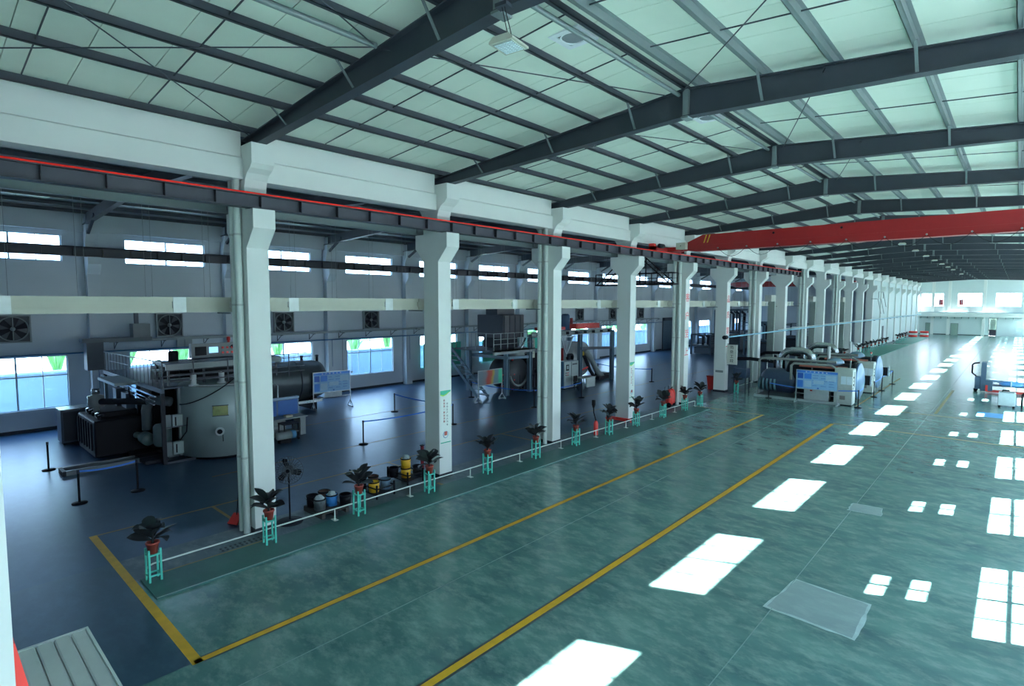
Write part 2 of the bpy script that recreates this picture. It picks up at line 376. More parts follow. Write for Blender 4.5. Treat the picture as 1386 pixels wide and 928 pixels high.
# exhaust fans on the left wall
fan_no = ['at the left picture edge', 'above the furnace control desk', 'just right of the piped column', 'right of the hanging lamp cord window', 'above the dark hopper', 'behind the third column', 'above the red hoist']
def wall_fan(k):
    lab = 'black exhaust fan high on left wall, %s' % (fan_no[k+1] if k+1 < len(fan_no) else '%s in the row from the camera' % ORD[k+1])
    t = thing('exhaust_fan', lab, 'fan', (-18.34, 6*k+3.57, 4.6), group='exhaust fans on the left wall')
    MB().box(0, .2, -.6, -.55, -.6, .6).box(0, .2, .55, .6, -.6, .6).box(0, .2, -.55, .55, .55, .6).box(0, .2, -.55, .55, -.6, -.55).obj('frame', grey, t)
    MB().box(0, .02, -.55, .55, -.55, .55).obj('back_plate', M('fan_back', (.05, .06, .075), .5), t)
    ring = MB(); n = 28
    vs = []; 
    for r_, x in ((.5, .06), (.54, .06), (.54, .17), (.5, .17)):
        vs += [(x, r_*math.cos(2*PI*i/n), r_*math.sin(2*PI*i/n)) for i in range(n)]
    ring.add(vs, [(a*n+i, ((a+1) % 4)*n+i, ((a+1) % 4)*n+(i+1) % n, a*n+(i+1) % n) for a in range(4) for i in range(n)])
    ring.obj('fan_ring', lsteel, t)
    for q in range(6):
        a = q*PI/3+.3; bl = MB(); ca, sa = math.cos(a), math.sin(a)
        P_ = lambda r, w_, x: (x, r*ca-w_*sa, r*sa+w_*ca)
        bl.add([P_(.08, -.05, .06), P_(.08, .05, .10), P_(.48, .15, .13), P_(.48, -.12, .05), P_(.08, -.05, .068), P_(.08, .05, .108), P_(.48, .15, .138), P_(.48, -.12, .058)],
               [(0,1,2,3),(7,6,5,4),(0,4,5,1),(1,5,6,2),(2,6,7,3),(3,7,4,0)])
        bl.obj('blade', dark, t)
    MB().lathe([(0, .2), (.08, .18), (.1, .05), (.1, .03)], axis='X', n=12).obj('hub', grey, t)
    MB().box(.15, .18, -.02, .02, -.55, .55).obj('motor_bar', lsteel, t)
for k in range(-1, 9): wall_fan(k)
# roller door in the left wall
rd = thing('roller_door', 'tall blue-grey roller door in left wall beyond the furnaces', 'door', (-18.34, 57.2, 0))
MB().box(0, .06, -.1, 0, 0, 3.7).box(0, .06, 3.1, 3.2, 0, 3.7).box(0, .3, -.1, 3.2, 3.6, 3.95).obj('door_frame', steel, rd)
for k in range(18): MB().box(0, .035, 0, 3.1, k*.2, k*.2+.19).obj('slat', M('roller_blue', (.09, .15, .20), .5), rd)

# ------------------------------------------------------------ columns
colprof = [(-.73, 0), (0, 0), (0, 7.1), (.42, 7.55), (.42, 8.0), (0, 8.0), (-.02, 8.55), (.04, 8.72), (.16, 8.86), (.34, 8.95), (.44, 9.05), (.44, 9.52),
           (-1.17, 9.52), (-1.17, 9.05), (-1.05, 8.95), (-.85, 8.7), (-.75, 8.5), (-.73, 8.0), (-1.15, 8.0), (-1.15, 7.55), (-.73, 7.1)]
cm = MB().prism(colprof, 0, .53).mesh('shaft', white)
cb = MB().box(-.75, .02, -.02, .55, 0, .13).mesh('plinth', base_b)
pipe_cols = {0: (-.50, -.24, .085), 2: (-.62, -.30, .09), 4: (-.62, -.30, .09), 6: (-.62, -.30, .09), 8: (-.5, -.25, .09), 10: (-.5, -.25, .09)}
cdesc = {0: 'nearest white concrete column, two drain pipes down its side, small potted plant before it', 1: 'second white column, bearing a green and white notice panel, paint pails left of it',
 2: 'third white column with two slim drain pipes on its shaded side', 3: 'fourth white column with a green-edged notice and red pipe bumper at its foot',
 4: 'fifth white column lettered with four red characters, red fire trolley at its foot', 5: 'sixth white column with red characters and a hanging vertical sign, red bin beside it',
 6: 'seventh white column with dark plinth and twin drain pipes, left of the blue-doored furnaces', 7: 'eighth white column, with grey control box, rising behind the bench of dark tanks'}
for k in range(0, 21):
    lab = cdesc.get(k, 'white concrete column, %s in the long row from the camera' % ORD[k])
    if k >= 13: lab = 'white concrete column half set in the infill wall, %s from the camera' % ORD[k]
    t = thing('concrete_column', lab, 'column', (0, 6*k, 0), group='white columns in one long row')
    link('shaft', cm, t); link('plinth', cb, t)
    if k in pipe_cols:
        a, b, r = pipe_cols[k]
        for x in (a, b):
            p = MB().tube([(x, -r-.02, 0), (x, -r-.02, 9.2)], r, 14)
            pp = p.obj('drain_pipe', pipew, t)
            cl = MB()
            for z in (1.9, 3.8, 5.7, 7.4): cl.cyl((x, -r-.02, z), (x, -r-.02, z+.05), r*1.09, 14)
            cl.obj('pipe_collar', M('collar', (.45, .48, .46), .5), pp)
# infill wall between far columns and aisle cross wall
mb = MB().box(-.6, -.15, 78.53, LEN, 0, 8.7)
mb.obj('wall_infill', M('wall_far_paint', (.6, .67, .67)), kind='structure')
MB().box(-.14, -.10, 86.4, 87.5, 0, 2.6).obj('door_4', M('dark_door', (.05, .07, .08), .5), kind='structure')
MB().box(-18.35, -.75, 84, 84.2, 0, 9.8).obj('wall_aisle_end', wallw, kind='structure')
# eave beams between columns
eb = MB().prism([(-.62, 8.73), (-.06, 8.73), (-.06, 9.22), (-.14, 9.26), (-.14, 9.97), (-.62, 9.97)], .53, 6).mesh('eave_beam', white)
t1 = thing('trim_1', None, None, kind='structure')
for k in range(-2, 21):
    link('eave_beam', eb, t1, loc=(0, 6*k, 0))

# ------------------------------------------------------------ roof
def rtop(x): return 9.79+.0866*(8.2-abs(x-8.2))
def rbot(x): return 9.51+.0466*(8.2-abs(x-8.2))
def atop(x): return 9.79+.05*(8.7-abs(x+9.4))
PX = [.06, 1.83, 3.2, 4.48, 5.73, 6.93, 8.12, 8.5, 9.82, 11.1, 12.37, 13.69, 15.0, 16.3]
RAFY = [6*k for k in range(-1, 21)]
ceil = thing('ceiling', None, None, kind='structure')
pan = {}
def panel(x0, x1, zf, y0, y1, name='roof_panel', par=ceil):
    z = .17
    key = (x0, x1, round(y1-y0, 3))
    if key not in pan:
        pan[key] = MB().prism([(x0, zf(x0)+z), (x1, zf(x1)+z), (x1, zf(x1)+z+.06), (x0, zf(x0)+z+.06)], 0, y1-y0).mesh('roof_panel', roofw)
    link(name, pan[key], par, loc=(0, y0, 0))
MB().prism([(-18.9, 10.6), (-9.4, 10.7), (-.6, 10.4), (8.2, 11.0), (17.1, 10.4), (17.1, 10.5), (8.2, 11.1), (-.6, 10.5), (-9.4, 10.8), (-18.9, 10.7)], Y0-.4, LEN+.4).obj('roof_light_blocker', roofw, ceil)  # unseen cover added to stop light leaking through the panel gaps
y = Y0
while y < 60:
    panel(-.7, 8.2, rtop, y, y+.985); panel(8.2, 16.9, rtop, y, y+.985); y += 1.0
mb = MB()
yy = y
while yy < LEN+.2:
    for a, b in ((-.7, 8.2), (8.2, 16.9)):
        mb.prism([(a, rtop(a)+.17), (b, rtop(b)+.17), (b, rtop(b)+.23), (a, rtop(a)+.23)], yy, min(yy+.985, LEN+.2))
    yy += 1
mb.obj('far_roof_panels', roofw, ceil, kind='stuff')
mb = MB(); yy = Y0
roofd = M('roof_sheet_shaded', (.10, .13, .16), .5)  # dark copy of the roof sheet, the aisle's shade put into its colour
while yy < LEN:
    for a, b in ((-18.6, -9.4), (-9.4, -.7)):
        mb.prism([(a, atop(a)+.17), (b, atop(b)+.17), (b, atop(b)+.23), (a, atop(a)+.23)], yy, yy+.985)
    yy += 1
ca = mb.obj('ceiling_aisle', roofd, kind='structure')
for x in PX:
    z = rtop(x); s = 1 if x < 8.2 else -1
    mb = MB().box(x-.008, x+.008, Y0, LEN, z, z+.165).box(x, x+.07*s, Y0, LEN, z, z+.012).box(x-.07*s, x, Y0, LEN, z+.153, z+.165).box(x+.058*s, x+.07*s, Y0, LEN, z, z+.03)
    mb.obj('purlin', lsteel if x > 8.3 else steel, ceil)
MB().tube([(8.0, Y0, rtop(8.0)-.06), (8.0, LEN, rtop(8.0)-.06)], .045, 10).obj('ridge_tie_tube', lsteel, ceil)
MB().tube([(5.5, Y0, rtop(5.5)-.1), (5.5, 0, rtop(5.5)-.1)], .05, 10).obj('tie_tube', lsteel, ceil)
for x in [-1.5-1.5*i for i in range(12)]:
    MB().box(x-.03, x+.03, Y0, 84, atop(x), atop(x)+.165).obj('aisle_purlin', steel, ca)
for yk in RAFY:
    for d in (2, 4):
        y = yk+d
        if y > 60: continue
        MB().bar((.25, y, rtop(.25)+.1), (8.1, y, rtop(8.1)+.1), .02).bar((8.3, y, rtop(8.3)+.1), (16.2, y, rtop(16.2)+.1), .02).obj('sag_rod', steel, ceil)
rod = lambda a, b, r=.012: MB().tube([a, b], r, 5)
for (xa, xb, ya, yb) in ((.3, 5.5, 0, -6), (5.5, .3, 0, -6), (5.5, 8.2, 0, -6), (8.2, 5.5, 0, -6), (8.2, 13.5, 6, 0), (7.9, 5.5, 12, 6), (8.5, 11, 12, 6), (7.9, 5.5, 6, 0.1), (8.6, 10.5, 18, 12)):
    rod((xa, ya, rtop(xa)-.12), (xb, yb, rtop(xb)-.12)).obj('bracing_rod', steel, ceil)
def rafter_mesh():
    mb = MB(); xs = [-.45, 8.2, 16.4]
    top = [(x, rtop(x)) for x in xs]; bot = [(x, rbot(x)) for x in xs]
    mb.prism(top+bot[::-1], -.012, .012)
    mb.prism([(x, z) for x, z in top]+[(x, z-.025) for x, z in top[::-1]], -.12, .12)
    mb.prism([(x, z+.025) for x, z in bot]+[(x, z) for x, z in bot[::-1]], -.12, .12)
    return mb.mesh('web_and_flanges', steel)
rm = rafter_mesh()
fb = {}
for x in (1.83, 4.48, 6.93, 9.82, 12.37, 15.0):
    fb[x] = MB().bar((x, -.42, rtop(x)+.02), (x, -.05, rbot(x)+.03), .05, .02).mesh('fly_brace', lsteel)
st = MB().box(8.14, 8.26, -.11, .11, rbot(8.2), rtop(8.2)).box(8.12, 8.28, -.14, .14, rbot(8.2)-.04, rbot(8.2)).mesh('ridge_plate', lsteel)
for i, y in enumerate(RAFY):
    if i == 0: lab = 'dark steel roof rafter just overhead, mostly cut off by the picture top'
    elif i < 8: lab = 'dark grey steel roof rafter resting on the %s white column' % ORD[i-1]
    else: lab = 'dark steel roof rafter beyond the red crane, %s in the receding row' % ORD[i-1]
    t = thing('roof_rafter', lab, 'beam', (0, y+.26, 0), group='steel rafters across the main hall')
    link('web_and_flanges', rm, t)
    for x in fb: link('fly_brace', fb[x], t)
    link('ridge_plate', st, t)
am = MB()
xs = [-18.3, -9.4, -.8]
am.prism([(x, atop(x)) for x in xs]+[(x, atop(x)-.5) for x in xs[::-1]], -.012, .012)
am.prism([(x, atop(x)-.47) for x in xs]+[(x, atop(x)-.5) for x in xs[::-1]], -.12, .12)
am.bar((-17.6, 0, 8.9), (-16.2, 0, 9.6), .12)
am = am.mesh('aisle_rafter', steel)
for i, y in enumerate(RAFY[:15]): link('aisle_rafter', am, ca, loc=(0, y+.26, 0))

# ------------------------------------------------------------ runway girder
gd = thing('crane_runway_girder', 'dark crane runway girder with a bright red rail along the white columns', 'girder')
MB().box(.14, .42, Y0, 44.6, 8.01, 8.035).obj('bottom_flange', rail_m, gd)
MB().box(.275, .29, Y0, 44.6, 8.035, 8.31).obj('web', M('girder_web', (.05, .055, .075), .5), gd)
MB().box(.16, .41, Y0, 44.6, 8.31, 8.33).obj('top_flange', rail_m, gd)
MB().box(.37, .42, Y0, 44.6, 8.33, 8.365).obj('conductor_rail', M('conductor_red', (1.0, .018, .008), .6, var=0, spec=.2), gd)
MB().box(.14, .42, 44.5, 44.75, 7.95, 8.6).obj('end_stop', black, gd)
sfm = MB().box(.29, .41, 0, .015, 8.035, 8.31).mesh('stiffener', rail_m)
for k in range(50): link('stiffener', sfm, gd, loc=(0, Y0+.45+k*1.01, 0))
g2 = thing('aisle_girder', 'light grey steel girder on the aisle side of the white columns', 'girder')
for k in range(-1, 13):
    MB().box(-1.16, -1.02, 6*k+.02 if k >= 0 else Y0+.02, 6*k+5.98, 8.02, 8.05).box(-1.1, -1.08, max(6*k+.02, Y0+.02), 6*k+5.98, 8.05, 8.3).box(-1.16, -1.02, max(6*k+.02, Y0+.02), 6*k+5.98, 8.3, 8.33).obj('beam_length', lsteel, g2)
# cream cable duct hung from wires
for k in range(-1, 8):
    y0, y1 = max(6*k+.02, Y0+.02), 6*k+5.98
    t = thing('hanging_busbar', 'cream ribbed cable duct hung on wires left of the nearest column' if k < 0 else 'cream ribbed cable duct hung on wires between %s and %s column' % (ORD[k], ORD[k+1]), 'cable duct', (-1.1, y0, 5.55), group='cream cable ducts hung between columns')
    L = y1-y0
    MB().box(-.09, .09, 0, L, 0, .10).box(-.03, .03, 0, L, .10, .25).box(-.045, .045, 0, L, .165, .185).box(-.09, .09, 0, L, .25, .35).box(-.1, .1, 0, L, .335, .36).box(-.1, .1, 0, L, -.01, .012).obj('duct_body', cream, t)
    for j in (.25, .78):
        MB().box(-.11, .11, L*j, L*j+.28, -.01, .36).obj('joint_cover', M('joint_white', (.75, .78, .76), .45), t)
    for j in range(5):
        for d in (-.06, .08):
            MB().tube([(0, .4+j*1.26+d, .3), (0, .4+j*1.26+d, 2.46)], .004, 4).obj('hanger_wire', lsteel, t)
    MB().box(-.12, .6, L-.25, L-.2, -.05, -.01).obj('support_arm', lsteel, t)

t = thing('wall_stair', 'small steel stair and landing high on the far infill wall', 'stair', (0, 80.5, 5.0))
MB().box(-.1, .5, -3.0, .2, 1.3, 1.36).obj('landing', grey, t)
MB().bar((.15, .2, 1.3), (.15, 2.6, -.6), .05, .12).bar((.5, .2, 1.3), (.5, 2.6, -.6), .05, .12).obj('stringers', grey, t)
MB().bar((.7, -3, 1.38), (.7, -3, 2.2), .05).bar((.7, .2, 1.38), (.7, .2, 2.2), .05).bar((.7, -3, 2.2), (.7, .2, 2.2), .05).bar((.7, .2, 2.2), (.7, 2.6, .3), .05).obj('handrail', lsteel, t)

# ------------------------------------------------------------ outside
MB().box(-60, -18.6, -20, 140, -.35, -.15).obj('ground_outside', M('yard_ground', (.30, .34, .33), .8, scale=1), kind='structure')
MB().box(16.7, 60, -20, 140, -.35, -.15).obj('ground_outside', M('yard_ground', (.30, .34, .33)), kind='structure')
MB().box(-18.6, 17, LEN+.6, 190, -.35, -.15).obj('ground_outside', M('yard_ground', (.30, .34, .33)), kind='structure')
bw = MB().box(-22.2, -22, -12, 100, -.2, 2.2).obj('boundary_wall', M('boundary_wall_paint', (.22, .31, .40), .7, var=.1, scale=2), kind='structure', label='pale blue block boundary wall in the yard outside the windows')
for k in range(28): MB().box(-22, -21.85, -12+4*k, -11.65+4*k, -.2, 2.3).obj('wall_post', M('boundary_post', (.30, .37, .45), .7), bw)
MB().box(-22.3, -21.9, -12, 100, 2.2, 2.3).obj('coping', M('boundary_post', (.30, .37, .45)), bw)
bl = MB()
n = 9
for i in range(n):       # a big drooping banana leaf along +x
    t = i/(n-1); x = 2.0*t; z = 1.25*math.sin(t*2.2); wd = .34*math.sin(PI*min(1, .08+t*.93))**.6
    bl.v += [(x, -wd, z-.1), (x, 0, z), (x, wd, z-.1)]
for i in range(n-1):
    for j in range(2):
        a = i*3+j; bl.f.append((a, a+1, a+4, a+3)); bl.sm.append(True)
blm = bl.mesh('leaf', M('banana_leaf', (.36, .62, .22), .6, var=.3, scale=3))
stm = MB().tube([(0, 0, -.2), (.05, 0, 1.0), (0, 0, 1.9)], [.16, .12, .07], 8).mesh('stem', M('banana_stem', (.35, .45, .25), .7))
wn_ = ['leftmost lower window', 'low window above the tall furnace', 'window behind the long dark tank', 'wide window beside the hanging lamps', 'window beside the green panels']
for i in range(26):
    k = i//2-1; y = 6*k+(2.2 if i % 2 == 0 else 5.1)+1.0+k*.12
    wl_ = wn_[k+1] if k+1 < len(wn_) else '%s lower window of the left wall' % ORD[k+1]
    t = thing('banana_plant', '%s banana plant outside, seen through the %s' % ('left' if i % 2 == 0 else 'right', wl_), 'plant', (-24.9+random.uniform(-.2, .2), y, 0), random.uniform(0, 6), group='banana plants outside the windows')
    sc = random.uniform(.8, 1.15); t.scale = (sc, sc, sc*1.05)
    link('stem', stm, t)
    for j in range(7): link('leaf', blm, t, loc=(0, 0, 1.75), rot=(0, random.uniform(-.7, -.1), j*.9+random.uniform(-.2, .2)))

# ------------------------------------------------------------ potted plants, stands, low rail
standm = {}
sm_ = MB()
def stand_parts():
    leg = MB().box(-.018, .018, -.018, .018, 0, .68).mesh('leg', mint)
    ringt = MB(); a = .105
    for z in (.13, .56):
        ringt.bar((-a, -a, z), (a, -a, z), .03).bar((a, -a, z), (a, a, z), .03).bar((a, a, z), (-a, a, z), .03).bar((-a, a, z), (-a, -a, z), .03)
    ringt.bar((-a, -a, .56), (a, a, .56), .025).bar((a, -a, .56), (-a, a, .56), .025)
    return leg, ringt.mesh('cross_frame', mint), a
LEGM, RINGM, LA = stand_parts()
potm = MB().lathe([(0, .0), (.085, .0), (.115, .2), (.13, .2), (.13, .24), (.112, .24), (.105, .2), (0, .2)], n=16).mesh('pot', pot)
stemm = MB().tube([(0, 0, .18), (.01, 0, .34), (0, 0, .46)], [.03, .022, .015], 7).mesh('stem', leafm)
def leaf_mesh(L, W, bend):
    mb = MB(); n = 7
    for i in range(n):
        t = i/(n-1); x = L*t*math.cos(bend*t); z = L*t*math.sin(.9-bend*t)*.9; wd = W*math.sin(PI*(.03+.96*t)**1.15)+.004
        mb.v += [(x, -wd, z+wd*.35), (x, 0, z), (x, wd, z+wd*.35)]
    for i in range(n-1):
        for j in range(2): mb.f.append((i*3+j, i*3+j+1, i*3+j+4, i*3+j+3)); mb.sm.append(True)
    return mb.mesh('leaf', leafm)
LV = [leaf_mesh(.44, .12, .35), leaf_mesh(.50, .11, .7), leaf_mesh(.42, .125, .1)]
plab = ['leftmost potted plant, on a mint stand at the rail end', 'potted plant standing before the piped nearest column', 'potted plant beside the pallets of paint pails', 'potted plant before the second white column',
        'potted plant standing clear between second and third column, nearer one', 'potted plant just left of the third column foot', 'potted plant just right of the third column', 'potted plant beside the red bumper left of fourth column',
        'potted plant in front of the fourth column foot', 'potted plant left of the red fire trolley', 'potted plant right of the red fire trolley, before the lettered column', 'potted plant at the far end of the white rail', 'lone potted plant right of the red bin and sixth column']
def plant(x, y, lab_, slab, grp, nl=13, far=False):
    t = thing('plant_stand', slab, 'plant stand', (x, y, .035 if y < 23.7 and x > .62 else 0), random.uniform(-.1, .1)+.0, group=grp+' stands')
    if far:
        mb = MB()
        for a in (-LA, LA):
            for b in (-LA, LA): mb.box(a-.018, a+.018, b-.018, b+.018, 0, .68)
        if 'f' not in standm: standm['f'] = mb.mesh('frame', mint)
        link('frame', standm['f'], t)
    else:
        for a in (-LA, LA):
            for b in (-LA, LA): link('leg', LEGM, t, loc=(a, b, 0))
        link('cross_frame', RINGM, t)
    p = thing('potted_plant', lab_, 'plant', (x, y, t.location.z+.575), random.uniform(0, 6), group=grp)
    link('pot', potm, p); link('stem', stemm, p)
    for j in range(nl):
        a = j*2.4+random.uniform(-.2, .2)
        link('leaf', random.choice(LV), p, loc=(0, 0, .25+.016*j), rot=(random.uniform(-.5, .5), random.uniform(-.2, .35)-.03*j, a))
PY = [-2.44, -.02, 2.44, 4.89, 7.4, 9.95, 12.48, 14.95, 17.31, 19.96, 22.44, 24.37, 30.21]
for i, y in enumerate(PY):
    plant(.83 if i != 12 else .69, y, plab[i], 'mint green four-legged stand under the '+plab[i].replace('potted plant', 'plant').split(',')[0], 'plants along the low rail')
for i in range(18):
    y = (47+2.47*i) if i < 6 else (66+2.47*(i-6))
    if i >= 14: y = 93+2.6*(i-14)
    plant(.85, y, 'dark potted plant beyond the furnaces, %s from the near end of the far row' % ORD[i], 'mint stand beyond the furnaces, %s from the near end of the far row' % ORD[i], 'far plants', 9, True)
lr = thing('low_rail', 'low white pipe rail running past the plants along the columns', 'rail')
MB().tube([(.70, -2.55, .02), (.70, -2.55, .24), (.70, -2.48, .31), (.70, -2.4, .33), (.70, 23.9, .33)], .02, 8).obj('rail_pipe', pipew, lr)
for i in range(1, 11):
    MB().tube([(.70, 1.78+2.47*i-2.47, .0), (.70, 1.78+2.47*i-2.47, .33)], .018, 8).box(.6, .8, 1.72+2.47*i-2.47, 1.84+2.47*i-2.47, .035, .045).obj('post', pipew, lr)
lr2 = thing('low_rail', 'short low white rail left of the blue furnaces, past the sixth column', 'rail')
MB().tube([(.5, 30.9, .02), (.5, 30.9, .33), (.5, 31.1, .36), (.5, 40, .36)], .02, 8).obj('rail_pipe', pipew, lr2)
for y in (33.5, 36, 38.5): MB().tube([(.5, y, 0), (.5, y, .36)], .018, 8).obj('post', pipew, lr2)
# red and white barriers at the far end
for i, (x, y) in enumerate(((.6, 111.5), (2.0, 113))):
    t = thing('crash_barrel', 'red and white banded barrier, %s of two at far end of plant row' % ('left one', 'right one')[i], 'barrier', (x, y, 0))
    for j, m_ in enumerate((redb, white, redb)): MB().lathe([(.0, j*.33), (.62, j*.33), (.62, j*.33+.33), (0, j*.33+.33)], n=16).obj('band', m_, t)

# ------------------------------------------------------------ queue stanchions with blue belts
def stanchion(x, y, lab):
    t = thing('stanchion', lab, 'stanchion', (x, y, 0), group='black belt stanchions')
    MB().lathe([(0, 0), (.19, 0), (.19, .025), (.05, .05), (0, .05)], n=18).obj('base', black, t)
    MB().tube([(0, 0, .04), (0, 0, .9)], .03, 10).obj('post', black, t)
    MB().tube([(0, 0, .88), (0, 0, .99)], .038, 10).obj('belt_head', M('belt_head', (.03, .035, .06), .4), t)
ST = {'a': (-10.61, -2.52, 'black stanchion nearest the leftmost window, standing alone'), 'b': (-5.88, -2.5, 'nearest black stanchion, left end of the near blue belt'),
 'c': (-5.89, -1.06, 'black stanchion before the tall furnace, right end of the near blue belt'), 'd': (-5.69, 6.78, 'black stanchion on open floor between first and second column, nearer one'),
 'e': (-10.36, 11.7, 'black stanchion on open floor left of the second column, farther one'), 'f': (-5.81, 11.76, 'black stanchion just right of the second column'),
 'g': (-10.64, 17.57, 'black stanchion at the left end of the belt by the furnace stair'), 'h': (-5.74, 17.69, 'black stanchion just left of the third column'),
 'i': (-5.63, 22.05, 'black stanchion before the control cabinet, right of the third column'), 'j': (-10.68, 31.45, 'black stanchion left of the tall frame post behind the big drum'),
 'k': (-5.82, 31.19, 'black stanchion between fourth and fifth column'), 'l': (2.82, 29.73, 'black stanchion left of the blue notice board'),
 'm': (7.53, 29.81, 'black stanchion at the corner before the nearer furnace door'), 'n': (7.49, 34.55, 'black stanchion between the two furnace doors'),
 'o': (7.4, 37.85, 'black stanchion before the farther furnace door'), 'p': (7.41, 41.93, 'black stanchion last in the line by the farther furnace'), 'q': (3.6, 43.2, None)}
for k, (x, y, lab) in ST.items():
    if lab: stanchion(x, y, lab)
def belt(a, b, sag, lab):
    A, B = ST[a] if a in ST else a, ST[b] if b in ST else b
    pts = [(A[0]+(B[0]-A[0])*t, A[1]+(B[1]-A[1])*t, .94-sag*4*t*(1-t)) for t in [i/10 for i in range(11)]]
    mb = MB()
    for p, q in zip(pts, pts[1:]): mb.bar(p, q, .006, .05)
    mb.obj('retractable_belt', blue, label=lab, cat='belt')
belt('b', 'c', .06, 'blue belt before the tall furnace, nearest the camera')
belt('d', 'f', .1, 'faint blue belt leading right from the nearer stanchion on open floor')
belt('e', (-6.2, 11.76), .08, 'blue belt running behind the second column')
belt('g', 'h', .12, 'long blue belt before the furnace stair and silver board')
belt('h', 'i', .1, 'blue belt passing behind the third column')
belt('j', 'k', .12, 'thin belt behind the fourth column')
belt('l', 'm', .15, 'blue belt across the front of the blue notice board')
belt('m', (7.49, 31.3), .05, 'short blue belt by the nearer furnace door')
belt('n', 'o', .06, 'blue belt before the farther furnace door')
belt('o', 'p', .06, 'blue belt last along the furnaces')
belt('p', (5.6, 43.0), .04, 'short blue belt end behind the farther furnace')

# ------------------------------------------------------------ pedestal fan
t = thing('pedestal_fan', 'large black pedestal fan beside the nearest column', 'fan', (-.12, .95, 0), math.radians(52))
MB().lathe([(0, 0), (.33, 0), (.33, .03), (.06, .07), (0, .07)], n=24).obj('base', dark, t)
MB().tube([(0, 0, .05), (0, 0, 1.3)], .022, 8).obj('pole', black, t)
cg = MB()
for i in range(28):
    a = 2*PI*i/28
    cg.tube([(.05*math.cos(a), -.12, 1.4+.05*math.sin(a)), (.24*math.cos(a), -.14, 1.4+.24*math.sin(a)), (.37*math.cos(a), -.03, 1.4+.37*math.sin(a)), (.24*math.cos(a), .1, 1.4+.24*math.sin(a)), (.05*math.cos(a), .12, 1.4+.05*math.sin(a))], .006, 4, False)
for r_, y_ in ((.37, -.03), (.24, -.14), (.13, -.13)):
    cg.tube([(r_*math.cos(a*PI/16), y_, 1.4+r_*math.sin(a*PI/16)) for a in range(33)], .006, 5, False)
cg.obj('guard', M('guard_grey', (.07, .08, .09), .4), t)
for q in range(3):
    a = q*2*PI/3+math.radians(110); mb = MB()
    pts = [(.04, -.03), (.12, -.08), (.3, -.09), (.34, 0), (.3, .06), (.12, .05), (.04, .03)]
    top = [(r_*math.cos(a)-w_*math.sin(a), -.05+w_*.35, 1.4+r_*math.sin(a)+w_*math.cos(a)) for r_, w_ in pts]
    mb.add(top+[(p[0], p[1]+.008, p[2]) for p in top], [tuple(range(7)), tuple(range(13, 6, -1))]+[(i, i+7, (i+1) % 7+7, (i+1) % 7) for i in range(7)])
    mb.obj('blade', black, t)
MB().lathe([(0, -.08), (.06, -.06), (.09, .05), (.07, .2), (0, .22)], (0, 0, 1.4), axis='Y', n=14).obj('motor', black, t)

# ------------------------------------------------------------ pails on pallets
def pallet(x, y, rz, lab, legs=False):
    t = thing('pallet', lab, 'pallet', (x, y, 0), rz)
    if legs:
        for a in (-.5, .5):
            for b in (-.32, .32): MB().box(a-.02, a+.02, b-.02, b+.02, 0, .42).obj('leg', black, t)
        MB().bar((-.5, -.32, .3), (.5, -.32, .3), .03).bar((-.5, .32, .3), (.5, .32, .3), .03).bar((-.5, -.32, .3), (-.5, .32, .3), .03).bar((.5, -.32, .3), (.5, .32, .3), .03).obj('frame', black, t)
        MB().box(-.5, .5, -.32, .32, .1, .13).obj('shelf', dark, t)
    else:
        for j in range(6): MB().box(-.5+j*.17, -.36+j*.17, -.4, .4, .12, .14).obj('slat', M('pallet_wood', (.05, .045, .045), .8), t)
        for b in (-.36, 0, .36): MB().box(-.5, .49, b-.05, b+.05, 0, .118).obj('runner', M('pallet_wood', (.05, .045, .045)), t)
    return t
def pail(x, y, z, lab, mat, r=.16, h=.3, full=None, lab2=True):
    t = thing('paint_pail', lab, 'pail', (x, y, z), random.uniform(0, 6), group='pails on the pallets')
    MB().lathe([(0, 0), (r*.93, 0), (r, h), (r*.94, h), (r*.88, .03), (0, .03)], n=18).obj('body', mat, t)
    rim = MB().lathe([(r*1.0, h-.02), (r*1.06, h-.02), (r*1.06, h+.01), (r*.95, h+.01)], n=18).obj('rim', black if mat != black else dark, t)
    mb = MB()
    for k in range(1, 3): mb.lathe([(r*(.93+.07*k/3), h*k/3-.008), (r*(.97+.07*k/3), h*k/3), (r*(.93+.07*k/3), h*k/3+.008)], n=18)
    mb.obj('hoop', mat, t)
    MB().tube([(0, r*1.02*math.cos(a), h-.05-.14*math.sin(a)) if 0 else (r*1.04*math.cos(a), r*.5*math.sin(a)-r*.8, h-.03-.12*math.sin(a)) for a in [PI*i/8 for i in range(9)]], .004, 5).obj('handle', steel, t)
    if full == 'rag':
        bm = bmesh.new(); bmesh.ops.create_icosphere(bm, subdivisions=2, radius=r*.8)
        for v in bm.verts: v.co *= random.uniform(.75, 1.15); v.co.z = v.co.z*.9+h
        me = bpy.data.meshes.new('rag'); bm.to_mesh(me); bm.free(); me.materials.append(M('rag', (.36, .42, .45), .8)); link('rag', me, t)
    return t
ypail = M('pail_yellow', (.80, .42, .02), .4, var=.2); bpail = M('pail_blue', (.03, .22, .60), .4); gpail = M('pail_grey', (.09, .11, .12), .5); sbp = M('pail_steel_blue', (.10, .18, .28), .45); rust = M('pail_rust', (.12, .06, .05), .6)
pallet(-.12, 2.0, 0, 'low dark wooden pallet nearest the pedestal fan')
pail(-.42, 1.75, .14, 'dark open pail at the back left of the low pallet', black); pail(-.5, 2.15, .14, 'rust dark pail at the back of the low pallet', rust)
pail(-.02, 1.75, .14, 'grey pail stuffed with pale rags on the low pallet', gpail, full='rag'); pail(-.1, 2.15, .14, 'blue pail with a pale rag sticking out', bpail, full='rag')
pail(.16, 2.42, .14, 'black pail at the right end of the low pallet', black)
pallet(-.35, 3.75, .05, 'dark metal pail rack behind the third plant', True)
